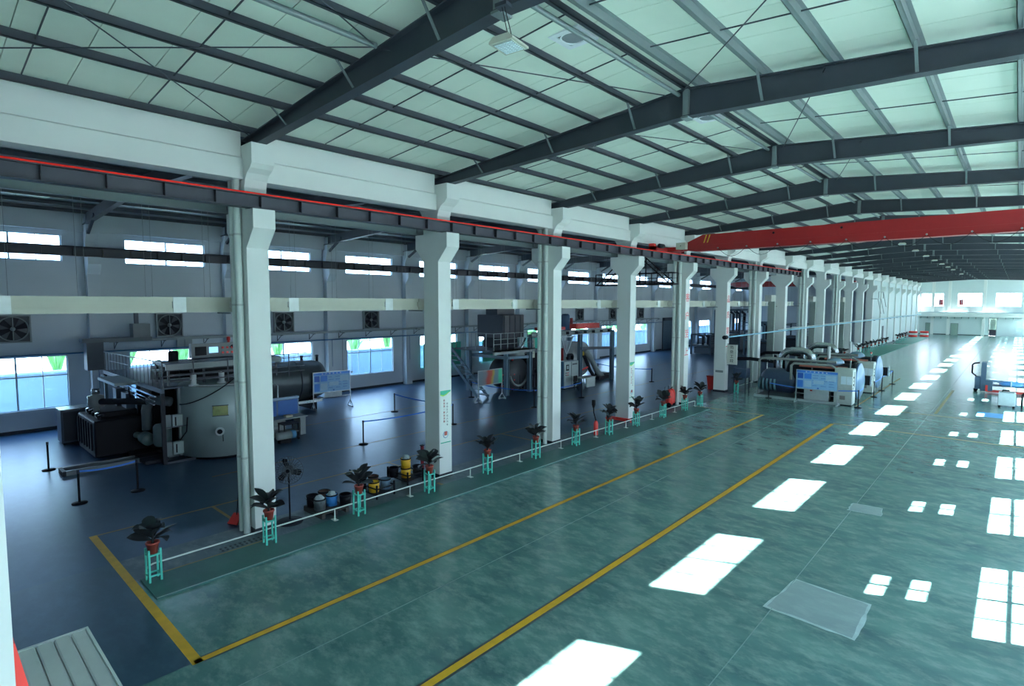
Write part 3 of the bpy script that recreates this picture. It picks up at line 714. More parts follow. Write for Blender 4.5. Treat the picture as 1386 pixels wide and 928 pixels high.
pail(-.6, 3.42, .13, 'black pail at the left of the middle rack', black); pail(-.68, 3.9, .13, 'rusty brown pail at the back of middle rack', rust)
pail(-.2, 3.6, .13, 'yellow pail on the middle rack behind the third plant', ypail); pail(-.18, 4.0, .13, 'steel blue pail with white label on middle rack', sbp)
pallet(-.72, 5.15, .05, 'dark metal pail rack left of the second column', True)
pail(-.95, 4.85, .13, 'black pail left of the stacked yellow pails', black); pail(-.62, 5.1, .13, 'lower yellow pail of the stack of two', ypail)
pail(-.62, 5.1, .45, 'upper yellow pail of the stack of two', ypail, full='rag'); pail(-.55, 5.52, .13, 'dark blue-black pail right of the stacked yellow pails', dark)

# ------------------------------------------------------------ small red things
t = thing('fire_trolley', 'red wheeled fire extinguisher trolley at the fifth column foot', 'extinguisher', (-.35, 23.1, 0), .2)
MB().lathe([(0, .12), (.2, .16), (.22, .3), (.22, .75), (.17, .9), (.06, .98), (0, .98)], (0, -.16, 0), n=16).obj('cylinder', redb, t)
MB().lathe([(0, .12), (.2, .16), (.22, .3), (.22, .75), (.17, .9), (.06, .98), (0, .98)], (0, .26, 0), n=16).obj('cylinder', redb, t)
for b in (-.42, .5): MB().lathe([(0, -.03), (.12, -.03), (.14, 0), (.12, .03), (0, .03)], (.05, b, .14), axis='Y', n=16).obj('wheel', black, t)
MB().tube([(-.2, -.3, .2), (-.22, -.3, 1.1), (-.22, .42, 1.1), (-.2, .42, .2)], .018, 8).obj('handle', steel, t)
MB().tube([(0, -.16, .98), (.12, 0, 1.12), (.05, .2, 1.05), (0, .26, .98)], .022, 8).obj('hose', black, t)
t = thing('waste_bin', 'red plastic bin standing left of the sixth column', 'bin', (-1.1, 30.75, 0))
MB().prism([(-.24, -.2), (.24, -.2), (.24, .2), (-.24, .2)], 0, .02, 'Z').add([(-.22,-.18,.02),(.22,-.18,.02),(.22,.18,.02),(-.22,.18,.02),(-.3,-.25,.88),(.3,-.25,.88),(.3,.25,.88),(-.3,.25,.88)], [(0,1,5,4),(1,2,6,5),(2,3,7,6),(3,0,4,7)]).obj('tub', redb, t)
MB().box(-.32, .32, -.27, .27, .88, .93).obj('lid', red, t)
t = thing('column_bumper', 'red pipe bumper around the foot of the fourth column', 'bumper', (0, 18, 0))
MB().tube([(-1.0, -.15, .0), (-1.0, -.15, .14), (.22, -.15, .14), (.22, -.15, 0)], .035, 8).obj('front_pipe', redb, t)
MB().tube([(-1.0, -.42, .0), (-1.0, -.42, .12), (.1, -.42, .12), (.1, -.42, 0)], .035, 8).bar((-.6, -.42, .12), (-.6, -.15, .12), .04).obj('outer_pipe', redb, t)
t = thing('fire_extinguisher', 'red extinguisher with black horn behind plant left of fourth column', 'extinguisher', (.38, 14.6, 0))
MB().lathe([(0, 0), (.09, 0), (.1, .05), (.1, .5), (.07, .6), (.04, .64), (0, .64)], n=14).obj('cylinder', redb, t)
MB().tube([(0, 0, .64), (-.05, -.1, 1.0), (-.05, -.12, 1.25)], .025, 8).obj('hose', black, t)
MB().lathe([(.03, 1.2), (.08, 1.35), (.08, 1.55), (0, 1.56)], (-.05, -.12, 0), n=10).obj('horn', black, t)
t = thing('red_post', 'slim dark red post at the left side of the second column', 'post', (-.88, 5.98, 0))
MB().box(-.04, .04, -.04, .04, 0, .95).obj('post', M('dark_red', (.25, .02, .03), .5), t); MB().box(-.06, .06, -.06, .06, .95, .97).obj('cap', black, t)
t = thing('dustpan', 'red dustpan on a thin pole leaning at the nearest column', 'dustpan', (-1.05, -.15, 0), .4)
MB().add([(-.16,-.02,.02),(.16,-.02,.02),(.12,.16,.24),(-.12,.16,.24),(-.16,.0,.0),(.16,.0,.0),(.12,.2,.24),(-.12,.2,.24)], [(0,1,2,3),(7,6,5,4),(0,4,5,1),(1,5,6,2),(2,6,7,3),(3,7,4,0)]).obj('pan', redb, t)
MB().tube([(0, .14, .15), (.05, .2, .95)], .011, 6).obj('pole', black, t)

# ------------------------------------------------------------ lettering and notices on columns
txr = M('text_red', (.75, .03, .05), .5)
def letters(s, y, z0, dz, size, x=.004):
    r = thing('column_lettering', 'red vertical lettering of four characters on the %s column' % ('fifth' if y < 26 else 'sixth'), 'lettering', (x, y, z0))
    for i, ch in enumerate(s):
        link('character', text_mesh(ch, size, txr), r, loc=(0, 0, -i*dz), rot=(PI/2, 0, PI/2))
letters('客户至上', 24.26, 6.05, 1.02, .5); letters('品质第一', 30.26, 6.0, 1.02, .5)
tg = M('text_dark', (.10, .12, .14), .6); tr_ = M('text_brown', (.45, .10, .08), .6)
def notice(y, lab, lines):
    t = thing('column_notice', lab, 'notice', (.001, y+.265, 1.15))
    MB().box(0, .008, -.22, .22, 0, 1.75).obj('sheet', M('notice_paper', (.74, .80, .76), .4, var=.02), t)
    MB().prism([(-.22, 1.64), (-.1, 1.6), (.02, 1.63), (.12, 1.68), (.22, 1.70), (.22, 1.75), (-.22, 1.75)], .008, .012, 'X').obj('green_header', M('notice_green', (.02, .42, .26), .4), t)
    MB().prism([(-.22, 1.60), (-.1, 1.56), (.04, 1.60), (.14, 1.66), (.22, 1.69), (.12, 1.68), (.02, 1.63), (-.1, 1.6), (-.22, 1.64)], .008, .011, 'X').obj('lime_swoosh', M('notice_lime', (.35, .75, .1), .4), t)
    MB().box(.008, .012, -.22, .22, 0, .03).obj('green_foot', M('notice_green', (.02, .42, .26)), t)
    for i, l in enumerate(lines):
        for j, ch in enumerate(l):
            link('character', text_mesh(ch, .075, tr_ if i else tg), t, loc=(.011, .07-.13*i, 1.42-.1*j-.12*(1-i)), rot=(PI/2, 0, PI/2))
    MB().lathe([(.09, .008), (.12, .008), (.12, .012), (.09, .012)], (0, 0, .28), axis='X', n=20).obj('round_emblem', M('emblem_blue', (.35, .5, .65), .5), t)
    MB().box(.008, .014, -.06, .06, .25, .38).obj('emblem_mark', tr_, t)
notice(6, 'green and white notice sheet on the second column', ('安全生产以人为本', '质量第一精益求精'))
notice(18, 'green and white notice sheet on the fourth column', ('安全生产以人为本', '质量第一精益求精'))
t = thing('hanging_sign', 'pale vertical sign with four dark characters on the sixth column', 'sign', (.05, 30.2, 1.85))
MB().box(0, .62, -.06, .06, 0, 1.25).obj('panel', M('sign_panel', (.62, .62, .56), .5), t)
for i, ch in enumerate('热处工段'):
    link('character', text_mesh(ch, .24, black), t, loc=(.31, -.063, 1.08-i*.29), rot=(PI/2, 0, 0))
MB().bar((0, 0, 1.3), (.65, 0, 1.3), .04).bar((0, 0, -.06), (.6, 0, -.06), .03).obj('bracket', steel, t)
t = thing('status_plate', 'small grey plate low on the shaded side of the sixth column', 'plate', (-.36, 29.99, 1.35))
MB().box(-.25, .25, -.015, 0, -.07, .07).obj('plate', M('plate_grey', (.22, .25, .25), .5), t)
# blue air pipe along the columns
t = thing('air_pipe', 'light blue air pipe crossing the white columns into the distance', 'pipe')
MB().tube([(.28, 29.2, 3.62), (.28, LEN-1, 3.7)], .05, 8).obj('pipe_run', M('pipe_light_blue', (.22, .50, .66), .4), t)
MB().tube([(.28, 29.0, 3.62), (.28, 29.35, 3.62)], .13, 10).obj('end_cap', black, t)
MB().tube([(.10, 40, 3.72), (.10, LEN-1, 3.8)], .035, 8).obj('second_pipe', pipew, t)
for k in range(5, 20): MB().bar((0, 6*k+.3, 3.6), (.34, 6*k+.3, 3.56), .04).obj('pipe_bracket', steel, t)
for k in (7, 9, 11):
    t = thing('duct_drop', 'grey-green duct elbow dropping beside the %s column' % ORD[k], 'duct', (-.8, 6*k-.5, 0))
    MB().box(-.25, .25, -.3, 0, 1.6, 5.9).obj('duct', M('duct_grey', (.27, .32, .29), .5), t)
    MB().box(-.25, .25, -1.1, 0, 5.9, 6.4).obj('elbow', M('duct_beige', (.45, .47, .42), .5), t)
    MB().box(-.3, .3, -.36, .0, .75, 1.7).obj('control_box', M('duct_grey', (.27, .32, .29)), t); MB().box(-.2, .2, -.3, -.1, 0, .75).obj('base', steel, t)

# ------------------------------------------------------------ roof lamp and ventilators
t = thing('bay_lamp', 'white square floodlight hung from the nearest rafter on wires', 'lamp', (8.31, .30, 9.42), math.radians(8))
MB().prism([(-.2, 0), (.2, 0), (.2, .03), (.13, .09), (-.13, .09), (-.2, .03)], -.21, .21).obj('housing', M('lamp_housing', (.50, .50, .42), .45), t)
MB().box(-.16, .16, -.17, .17, -.01, 0).obj('lens_tray', M('lens_tray', (.4, .46, .44), .4), t)
le = MB().box(-.024, .024, -.013, .013, -.017, -.01).mesh('led_module', M('led_glass', (.75, .85, .98), .2))
for a in range(5):
    for b in range(7): link('led_module', le, t, loc=(-.12+a*.06, -.135+b*.045, 0))
MB().tube([(0, 0, .09), (.06, -.26, .44)], .006, 5).tube([(.04, .04, .09), (.1, -.26, .44)], .006, 5).bar((0, -.1, .1), (0, .1, .1), .04).obj('suspension_wire', black, t)
MB().box(-.03, .16, -.3, -.16, .42, .47).obj('hanger_plate', steel, t)
lamp0 = t
for i, y in enumerate((36.3, 42.3, 48.3, 54.3, 60.3, 66.3, 72.3, 84.3)):
    t2 = copy_tree(lamp0); t2.location = (8.31, y, 9.42)
    t2['label'] = 'small white floodlight under the ridge, %s of the far row beyond the red crane' % ORD[i]; t2['group'] = 'far ridge floodlights'
t = thing('covered_goods', 'pale sheet-covered goods behind the far row of plants', 'bundle', (-.2, 69.3, 0))
bm = bmesh.new(); bmesh.ops.create_cube(bm, size=1); bmesh.ops.subdivide_edges(bm, edges=bm.edges, cuts=4, use_grid_fill=True)
for v in bm.verts: v.co = Vector((v.co.x*.7, v.co.y*5, (v.co.z+.5)*(1.0+.2*math.sin(v.co.y*9))))
me = bpy.data.meshes.new('sheet'); bm.to_mesh(me); bm.free(); me.materials.append(M('sheet_pale', (.6, .66, .66), .7)); link('sheet', me, t)
for i, y in enumerate((2.78, 8.7)):
    t = thing('roof_ventilator', 'white square roof ventilator %s' % ('beside the hanging floodlight' if i == 0 else 'beyond the second rafter, near the ridge'), 'vent', (7.62, y, rtop(7.6)+.165))
    MB().box(-.33, .33, -.33, -.22, -.03, 0).box(-.33, .33, .22, .33, -.03, 0).box(-.33, -.22, -.22, .22, -.03, 0).box(.22, .33, -.22, .22, -.03, 0).obj('collar_plate', M('vent_white', (.80, .80, .86), .4), t)
    MB().lathe([(.25, -.035), (.22, -.035), (.2, -.005), (.25, -.005)], n=20).obj('throat_ring', M('vent_white', (.8, .8, .86)), t)
    MB().box(-.2, .2, -.2, .2, -.02, -.004).obj('dark_throat', M('vent_dark', (.2, .22, .25), .5), t)
# cord lamps and wall cord by third window
for i, (y, x) in enumerate(((13.1, -17.75), (13.75, -17.75))):
    t = link('hanging_cord', None, wl, loc=(x, y, 1.0))
    MB().tube([(0, 0, 0 if i == 0 else .3), (0, 0, 2.45)], .012, 5).obj('cord', steel, t)
    MB().lathe([(0, -.08), (.05, -.04), (.05, .04), (0, .08)], (0, 0, .0 if i == 0 else .3), n=8).obj('switch', M('switch_grey', (.4, .42, .42), .5), t)

# ------------------------------------------------------------ red bridge crane over the hall
t = thing('bridge_crane', 'long red overhead bridge crane spanning the main hall', 'crane', (0, 21, 0))
ga = [(1.0, 8.45), (1.9, 8.33), (15.6, 8.33), (16.2, 8.45), (16.2, 9.0), (15.6, 9.12), (2.2, 9.12), (1.0, 8.62)]
MB().prism(ga, 0, .42).obj('main_girder', red, t)
MB().box(1.9, 15.6, -.05, .0, 8.33, 8.36).obj('lower_flange_edge', red, t)
MB().box(1.9, 15.6, -.012, 0, 8.62, 8.72).obj('girder_rib', red, t)
for k in range(2): MB().prism([(2.25+k*.17, 8.72), (2.30+k*.17, 8.72), (2.42+k*.17, 9.1), (2.37+k*.17, 9.1)], -.008, 0).obj('yellow_stripe', M('stripe_yellow', (.8, .6, .05), .5), t)
MB().box(.16, .42, -1.6, 1.8, 8.4, 8.58).obj('end_carriage', red, t)
MB().box(.16, .42, -1.6, -1.35, 8.4, 8.7).box(.16, .42, 1.5, 1.8, 8.4, 8.7).obj('buffer_block', redb, t)
for y in (-1.3, 1.3): MB().lathe([(0, -.1), (.12, -.1), (.12, .1), (0, .1)], (.3, y, 8.46), axis='X', n=16).obj('wheel', black, t)
MB().lathe([(0, -.2), (.11, -.2), (.11, .2), (0, .2)], (.55, -1.05, 8.6), axis='Y', n=14).obj('travel_motor', dark, t)
MB().bar((.3, 0, 8.5), (1.2, .1, 8.5), .25, .2).bar((.3, .45, 8.5), (1.2, .4, 8.5), .2, .2).obj('carriage_arm', red, t)
MB().box(.95, 1.45, -.28, -.02, 8.45, 8.78).obj('control_box', M('box_beige', (.50, .50, .42), .5), t)
MB().box(1.18, 1.22, -.3, -.28, 8.6, 8.64).obj('box_latch', black, t)
for k in range(9):
    x = 3.0+k*1.35
    MB().tube([(x+1.35*i/8, -.06, 8.42-.42*math.sin(PI*i/8)) for i in range(9)], .009, 5).obj('festoon_cable', black, t)
    MB().lathe([(0, -.02), (.035, -.02), (.035, .02), (0, .02)], (x, -.07, 8.43), axis='Y', n=8).obj('cable_trolley', grey, t)
for x in (5.5, 8.2): MB().lathe([(0, -.01), (.05, -.01), (.05, .01), (0, .01)], (x, -.01, 8.95), axis='Y', n=10).obj('girder_plug', black, t)
MB().box(14.4, 14.75, -.35, -.05, 7.75, 8.2).obj('hoist_body', M('hoist_teal', (.04, .20, .18), .4), t)
MB().tube([(14.5, -.2, 8.3), (14.5, -.2, 7.0)], .012, 5).obj('hoist_rope', black, t)
# maintenance cage hanging under the aisle side
t = thing('inspection_cage', 'black steel inspection cage hanging below the crane beside the fourth column', 'platform', (0, 19.6, 0))
MB().box(-2.9, 1.55, -.30, .30, 6.66, 6.74).obj('floor_beam', black, t)
cg = MB()
for b in (-.3, .3):
    cg.bar((-1.3, b, 6.74), (-1.3, b, 7.95), .05); cg.bar((-.25, b, 6.74), (-.25, b, 8.05), .05)
    cg.bar((-1.3, b, 7.95), (-2.75, b, 6.74), .05); cg.bar((-.25, b, 8.05), (1.3, b, 6.76), .05)
cg.bar((-1.3, -.3, 7.95), (-1.3, .3, 7.95), .05); cg.bar((-.25, -.3, 8.05), (-.25, .3, 8.05), .05).bar((-1.3, 0, 7.95), (-.25, 0, 8.05), .05)
cg.obj('hanger_frame', black, t)
cg = MB()
for b in (-.3, .3):
    for a in (-2.85, -2.1, -1.3, -.25, .4, 1.0, 1.5): cg.bar((a, b, 6.74), (a, b, 7.25), .035)
    cg.bar((-2.85, b, 7.25), (1.5, b, 7.25), .035); cg.bar((-2.85, b, 7.0), (1.5, b, 7.0), .02)
cg.bar((-2.85, -.3, 7.25), (-2.85, .3, 7.25), .035).bar((1.5, -.3, 7.25), (1.5, .3, 7.25), .035)
cg.obj('guard_rail', black, t)
t = thing('aisle_crane', 'red crane girder glimpsed in side aisle beyond the sixth column', 'crane', (0, 74, 0))
MB().prism([(-16.9, 8.3), (-15.8, 7.95), (-2.6, 7.95), (-1.4, 8.3), (-1.4, 8.55), (-2.6, 8.7), (-15.8, 8.7), (-16.9, 8.5)], 0, .4).obj('main_girder', red, t)
MB().box(-17.85, -17.6, -1.2, 1.6, 8.31, 8.5).box(-1.2, -1.0, -1.2, 1.6, 8.34, 8.5).obj('end_carriage', red, t)
MB().box(-17.6, -16.5, .05, .35, 8.3, 8.5).box(-1.6, -1.1, .05, .35, 8.35, 8.5).obj('carriage_arm', red, t)

# ------------------------------------------------------------ tall furnace (machine one)
t = thing('vacuum_furnace', 'tall grey round furnace tank with dark pipework and top platform, left of nearest column', 'furnace', (-8.95, 2.6, 0))
R_ = 1.5; n = 40
MB().lathe([(0, .12), (R_, .12), (R_, 2.68), (R_-.06, 2.72), (0, 2.72)], n=n).obj('tank_shell', tankm, t)
MB().lathe([(0, 0), (R_-.15, 0), (R_-.15, .12), (0, .12)], n=32).obj('tank_plinth', black, t)
def on(a, z, r=R_): return (r*math.cos(a), r*math.sin(a), z)
a0 = math.radians(-92)
MB().box(-.05, .10, -1.56, -1.42, .12, 2.72).obj('edge_flange', grey, t)
for z in (.22, 1.22):
    MB().bbox(.06, .22, -1.82, -1.36, z, z+.46, .015).obj('clamp_block', M('clamp_grey', (.34, .41, .41), .4), t)
    MB().box(.0, .14, -2.06, -1.84, z-.03, z+.46).obj('clamp_block', lsteel, t)
    MB().box(.22, .24, -1.74, -1.70, z+.06, z+.38).obj('clamp_handle', black, t)
MB().tube([on(a0+i*.12, 2.02+.012*i*i*.5, R_+.03) for i in range(16)], .02, 6).obj('upper_hose', black, t)
MB().tube([on(a0+.1, .75, R_+.12), on(a0+.3, .78, R_+.22), on(a0+.45, 1.1, R_+.15), on(a0+.42, 1.6, R_+.05)], .025, 6).obj('looping_hose', black, t)
av = math.radians(-24)
p = Vector(on(av, 1.1, R_)); nx = Vector((math.cos(av), math.sin(av), 0))
MB().cyl(p, p+nx*.18, .1, 16).cyl(p+nx*.18, p+nx*.24, .15, 16).obj('port_flange', M('white_steel', (.5, .55, .56), .4), t); MB().cyl(p+nx*.24, p+nx*.245, .09, 14).obj('port_bore', black, t)
MB().bar(p+nx*.2+Vector((.0, .1, -.1)), p+nx*.2+Vector((0, .1, -.38)), .02).obj('port_lever', black, t)
aw = math.radians(-23); p = Vector(on(aw, 1.83, R_+.01)); tx = Vector((-math.sin(aw), math.cos(aw), 0))
MB().bar(p-tx*.25, p+tx*.25, .02, .36).obj('viewing_glass', M('mirror_gold', (.75, .62, .30), .15, metal=.9, var=.5, scale=5), t)
MB().bar(p-tx*.27+Vector((0,0,.19)), p+tx*.27+Vector((0,0,.19)), .03).bar(p-tx*.27-Vector((0,0,.19)), p+tx*.27-Vector((0,0,.19)), .03).obj('glass_frame', steel, t)
for a, q in ((-45, (0.58, -1.19, 2.72)), (5, (0.53, -0.20, 2.72))):
    MB().lathe([(0, 0), (.16, 0), (.16, .06), (.1, .08), (.1, .42), (0, .44)], q, n=14).obj('vent_canister', M('canister_white', (.7, .72, .72), .4), t)
MB().tube([on(math.radians(-20+i*5), 2.76, 1.42) for i in range(-9, 10)], .02, 6).obj('top_hose', M('hose_white', (.6, .62, .62), .5), t)
# deck (coordinates relative to tank centre)
dk = MB().box(-7.6, .62, -2.25, -2.15, 2.56, 2.72).box(-7.6, .3, -2.15, 1.0, 2.66, 2.7)
dk.obj('deck', M('deck_blue_grey', (.06, .08, .12), .5), t)
for x in (.55, -2.4, -5.2, -7.5): MB().box(x-.06, x+.06, -2.26, -2.14, 0, 2.56).obj('deck_post', dark, t)
MB().bar((.55, -2.2, .04), (.55, -.9, .04), .08).bar((.5, -1.3, .1), (.5, -1.3, 2.6), .03).bar((.5, -2.1, 1.3), (.5, -1.3, 1.3), .03).obj('side_frame', steel, t)
MB().bbox(-3.6, -1.6, -1.95, -.2, .1, 2.4, .05).obj('dark_backing', black, t); MB().box(-1.55, -.6, -1.2, -.9, 0, 2.5).obj('valve_rack', dark, t)  # dark backing box added to block window light behind the vessel
rl = MB()
rl.bar((-7.5, -2.2, 3.55), (.6, -2.2, 3.66), .04).bar((-6.6, -2.2, 3.2), (-3.6, -2.2, 3.25), .02)
rl.obj('top_rail', lsteel, t)
bal = MB().bar((0, -2.2, 2.72), (0, -2.2, 3.58), .02).mesh('baluster', steel)
for k in range(17): link('baluster', bal, t, loc=(-7.4+k*.49, 0, .0))
MB().bar((-7.6, -2.32, 2.50), (.2, -2.32, 2.42), .05).bar((-4.6, -2.36, 2.36), (.2, -2.36, 2.26), .03).bar((-3.6, -2.36, 2.24), (.2, -2.36, 2.12), .03).obj('edge_pipe', silver, t)
rl = MB()
for z in (2.95, 3.15, 3.35): rl.bar((.6, -2.2, z), (.75, 3.0, z), .03)
for y in (-2.2, -1.2, 0, 1.2, 2.4): rl.bar((.65, y, 2.72), (.65, y, 3.65), .035)
rl.bar((.65, -2.2, 3.66), (.65, 3.2, 3.66), .035)
rl.obj('front_guard', steel, t)
# lid / hatch carriage on top
MB().box(-1.6, -.1, -1.9, 2.4, 3.42, 3.52).obj('hatch_cover', M('hatch_blue', (.07, .10, .15), .45), t)
MB().box(-.1, .0, -1.9, 2.4, 3.30, 3.5).obj('hatch_edge', grey, t)
fr = MB()
for y in (-1.8, -.6, .8, 2.2):
    for x in (-1.5, -.1): fr.bar((x, y, 2.72), (x, y, 3.4), .07)
for z in (2.9, 3.1): fr.bar((-.1, -1.8, z), (-.1, 2.2, z), .06)
fr.obj('hatch_frame', steel, t)
MB().box(-2.6, -1.9, -1.7, 1.9, 2.75, 3.25).obj('gear_trunk', dark, t)
for k in range(3): MB().tube([(-1.8+.1*k, -1.9+.9*k, 2.8), (-1.7, -1.9+.9*k, 3.15), (-1.2, -1.7+.9*k, 3.2)], .06, 8).obj('top_pipe', alum if k != 1 else dark, t)
MB().lathe([(0, 0), (.17, 0), (.17, .36), (.13, .4), (0, .4)], (-1.0, -1.35, 3.52), n=14).obj('lift_motor', black, t)
MB().lathe([(.2, -.06), (.34, -.06), (.34, .06), (.2, .06)], (-1.9, -1.6, 3.2), axis='Y', n=16).obj('hand_wheel', grey, t)
# dark compartment between post and tank
MB().lathe([(0, .45), (.24, .5), (.3, .62), (.3, 1.2), (.24, 1.3), (0, 1.34)], (-.35, -2.0, 0), n=18).obj('receiver_vessel', M('vessel_teal', (.09, .13, .14), .4), t)
MB().tube([(-.3, -1.7, 2.1), (-.6, -2.0, 2.15), (-1.0, -2.1, 2.15), (-1.35, -2.15, 2.0), (-1.45, -2.2, 1.7), (-1.45, -2.2, .95)], .17, 14).obj('vacuum_elbow', M('pipe_dark_grey', (.10, .12, .13), .4), t)
MB().lathe([(0, -.3), (.2, -.3), (.23, -.25), (.23, .25), (.2, .3), (0, .3)], (-1.0, -2.35, .72), axis='X', n=18).obj('pump_motor', M('motor_teal', (.11, .16, .16), .35, metal=.2), t)
MB().cyl((-1.55, -2.35, .72), (-2.6, -2.6, .72), .12, 12).box(-2.7, -2.4, -2.75, -2.45, .1, .9).obj('pump_shaft', grey, t)
MB().box(-2.0, .3, -2.75, -2.0, .05, .16).obj('pump_base', dark, t)
MB().lathe([(0, 0), (.07, 0), (.09, .1), (0, .12)], (-2.6, -2.9, .85), n=10).obj('gauge', silver, t)
# engine block
MB().bbox(-4.6, -1.9, -3.75, -2.1, .1, 1.42, .05).obj('pump_block', black, t)
MB().bbox(-4.4, -2.6, -3.4, -2.2, 1.42, 1.62, .04).obj('pump_block_top', black, t)
MB().box(-5.2, -4.6, -3.6, -2.9, .3, .95).obj('side_box', dark, t)
for k in range(5): MB().tube([(-4.3+.5*k, -3.5, 1.42), (-4.3+.5*k, -3.5, 1.55), (-4.15+.5*k, -3.4, 1.6)], .05, 8).obj('valve', silver if k in (0, 3) else dark, t)
for k in range(6): MB().box(-4.45+.42*k, -4.35+.42*k, -3.8, -3.75, .3, 1.3).obj('block_rib', dark, t)
MB().lathe([(0, 1.55), (.1, 1.55), (.1, 1.75), (.27, 1.78), (.27, 2.2), (.1, 2.24), (.13, 2.26), (.13, 2.46), (0, 2.48)], (-3.2, -3.4, 0), n=18).obj('oil_filter', M('filter_grey', (.20, .23, .24), .4), t)
MB().lathe([(0, 2.26), (.135, 2.26), (.135, 2.45), (0, 2.46)], (-3.2, -3.4, .02), n=16).obj('filter_cap', silver, t)
MB().tube([(-3.0, -3.3, 1.98), (-2.2, -2.6, 2.0), (-1.2, -2.2, 2.05)], .12, 10).obj('suction_duct', dark, t)
MB().box(-4.4, -3.9, -2.6, -2.2, 1.5, 2.3).box(-3.6, -2.9, -2.5, -2.2, 1.5, 2.2).obj('blue_cabinet', M('cabinet_navy', (.07, .10, .14), .5), t)
MB().box(-4.8, -2.2, -3.0, -2.2, 2.62, 2.72).obj('shade_plate', grey, t)
MB().bar((-6.0, -2.5, 0), (-6.0, -2.5, 2.6), .1).bar((-6.0, -2.5, 2.5), (-2.4, -2.5, 2.5), .05).obj('shade_frame', lsteel, t)
MB().bar((-4.6, -1.9, 1.3), (-2.0, -2.6, 2.5), .05).obj('brace', dark, t)
t = thing('skid_channel', 'long grey steel channel lying on the floor before the tall furnace', 'channel', (0, 0, 0))
MB().box(-9.98, -9.3, -2.35, -2.25, .0, .16).obj('end_plate', dark, t)
MB().box(-10.0, -9.9, -2.25, 1.2, 0, .16).box(-9.42, -9.32, -2.25, 1.2, 0, .16).box(-9.9, -9.42, -2.25, 1.2, 0, .03).obj('channel_section', M('channel_grey', (.16, .18, .2), .4, metal=.4), t)
t = thing('electric_cabinet', 'dark blue-edged cabinet standing under the leftmost lower window', 'cabinet', (-14.9, -1.1, 0))
MB().bbox(-.45, .45, -.45, .5, .08, 1.4, .01).obj('body', M('cabinet_navy', (.07, .10, .14)), t)
MB().box(-.48, .48, -.48, .53, 1.4, 1.44).obj('top', silver, t); MB().box(-.4, .4, -.4, .45, 0, .08).obj('plinth', black, t)
MB().box(.45, .47, -.38, .42, .15, 1.32).obj('door', M('cabinet_dark', (.03, .035, .05), .5), t)
# control desk + beacon behind furnace
t = thing('control_desk', 'grey control desk with small screen and red buttons on the furnace platform', 'control panel', (-10.4, 2.75, 2.7))
MB().box(-.15, .1, -.75, .95, .85, 1.42).obj('panel', M('desk_grey', (.16, .18, .19), .4), t)
MB().box(.1, .115, -.62, -.2, .95, 1.3).obj('display_dark', black, t)
MB().box(.1, .12, -.1, .24, 1.03, 1.27).obj('display', M('screen_blue', (.25, .55, .8), .3, emit=.9), t)
for a in range(3):
    for b in range(2): MB().cyl((.1, .42+.18*a, 1.02+.2*b), (.14, .42+.18*a, 1.02+.2*b), .045, 10).obj('button', redb, t)
MB().box(-.4, .05, -.6, .8, 0, .85).obj('stand', black, t)
MB().lathe([(0, 1.42), (.05, 1.42), (.05, 1.5), (.07, 1.5), (.07, 1.64), (0, 1.66)], (0, .7, 0), n=10).obj('beacon', redb, t)
MB().tube([(-.3, .2, 1.2), (.1, .9, 1.25), (.2, 1.3, .9), (.3, 1.4, .2)], .1, 8).obj('cable_loom', black, t)
# wall duct with box
t = thing('wall_duct', 'dark square duct descending left wall pilaster behind the furnace', 'duct', (-17.2, .1, 0))
MB().box(-.3, .35, -.25, .38, 2.7, 3.95).obj('duct_drop', M('duct_dark', (.09, .10, .12), .5), t)
MB().box(-.3, .4, -.4, 2.3, 3.95, 4.12).obj('duct_top', M('duct_mid', (.15, .17, .18), .5), t)
MB().box(-.25, .35, 1.55, 2.25, 4.12, 4.75).obj('fan_box', M('box_grey', (.24, .26, .26), .5), t); MB().box(-.1, .1, 1.7, 1.85, 4.75, 5.5).obj('riser', M('duct_dark', (.09, .1, .12)), t)
t = thing('breaker_box', 'pair of pale grey breaker boxes on wall above the furnace hatch', 'electrical box', (-18.2, 4.2, 3.35))
MB().box(0, .12, -.35, -.02, 0, .5).obj('left_box', grey, t); MB().box(0, .12, .02, .35, 0, .5).obj('right_box', grey, t)

# ------------------------------------------------------------ work bench, long tank, board
t = thing('work_bench', 'blue-panelled work bench with drawers just right of the nearest column', 'bench', (-9.75, 5.15, 0))
bpn = M('bench_blue', (.02, .12, .40), .4)
MB().box(-.1, .0, -1.0, .95, .55, 1.55).obj('upright_frame', M('bench_frame', (.12, .2, .3), .5), t)
MB().box(0, .03, -.92, -.08, .85, 1.5).obj('blue_panel', bpn, t); MB().box(0, .03, .0, .88, .85, 1.5).obj('blue_panel', bpn, t)
MB().box(-.2, .7, -1.05, 1.0, .78, .83).obj('bench_top', grey, t); MB().box(-.15, .05, -1.0, .95, 1.55, 1.62).obj('top_shelf', M('shelf_blue', (.3, .45, .6), .4), t)
for k in range(4): MB().box(.55, .6, -.5, .05, .1+.16*k, .24+.16*k).obj('drawer', M('drawer_grey', (.33, .36, .36), .5), t)
MB().box(.0, .55, -.5, .05, .05, .78).box(.0, .6, .7, .95, .0, .78).obj('pedestal', grey, t)
MB().box(-.12, .0, -1.0, 1.0, 0, .78).obj('back_panel', M('bench_frame', (.12, .2, .3)), t)
MB().box(.3, .55, .1, .4, .83, .92).obj('open_box', M('carton', (.55, .5, .36), .6), t)
for k in range(3):
    y = -.9+.55*k
    MB().tube([(-.4, y, 1.0), (-.4, y, 2.4-.15*k), (-.5, y-.1, 2.5-.15*k), (-1.0, y-.5, 2.5-.15*k)], .035, 8).obj('steel_pipe', alum, t)
t = thing('tool_cart', 'small wheeled black cart with shelf in front of the blue bench', 'cart', (-8.7, 5.1, 0))
for a in (-.25, .25):
    for b in (-.3, .3): MB().box(a-.02, a+.02, b-.02, b+.02, .06, .7).obj('leg', black, t)
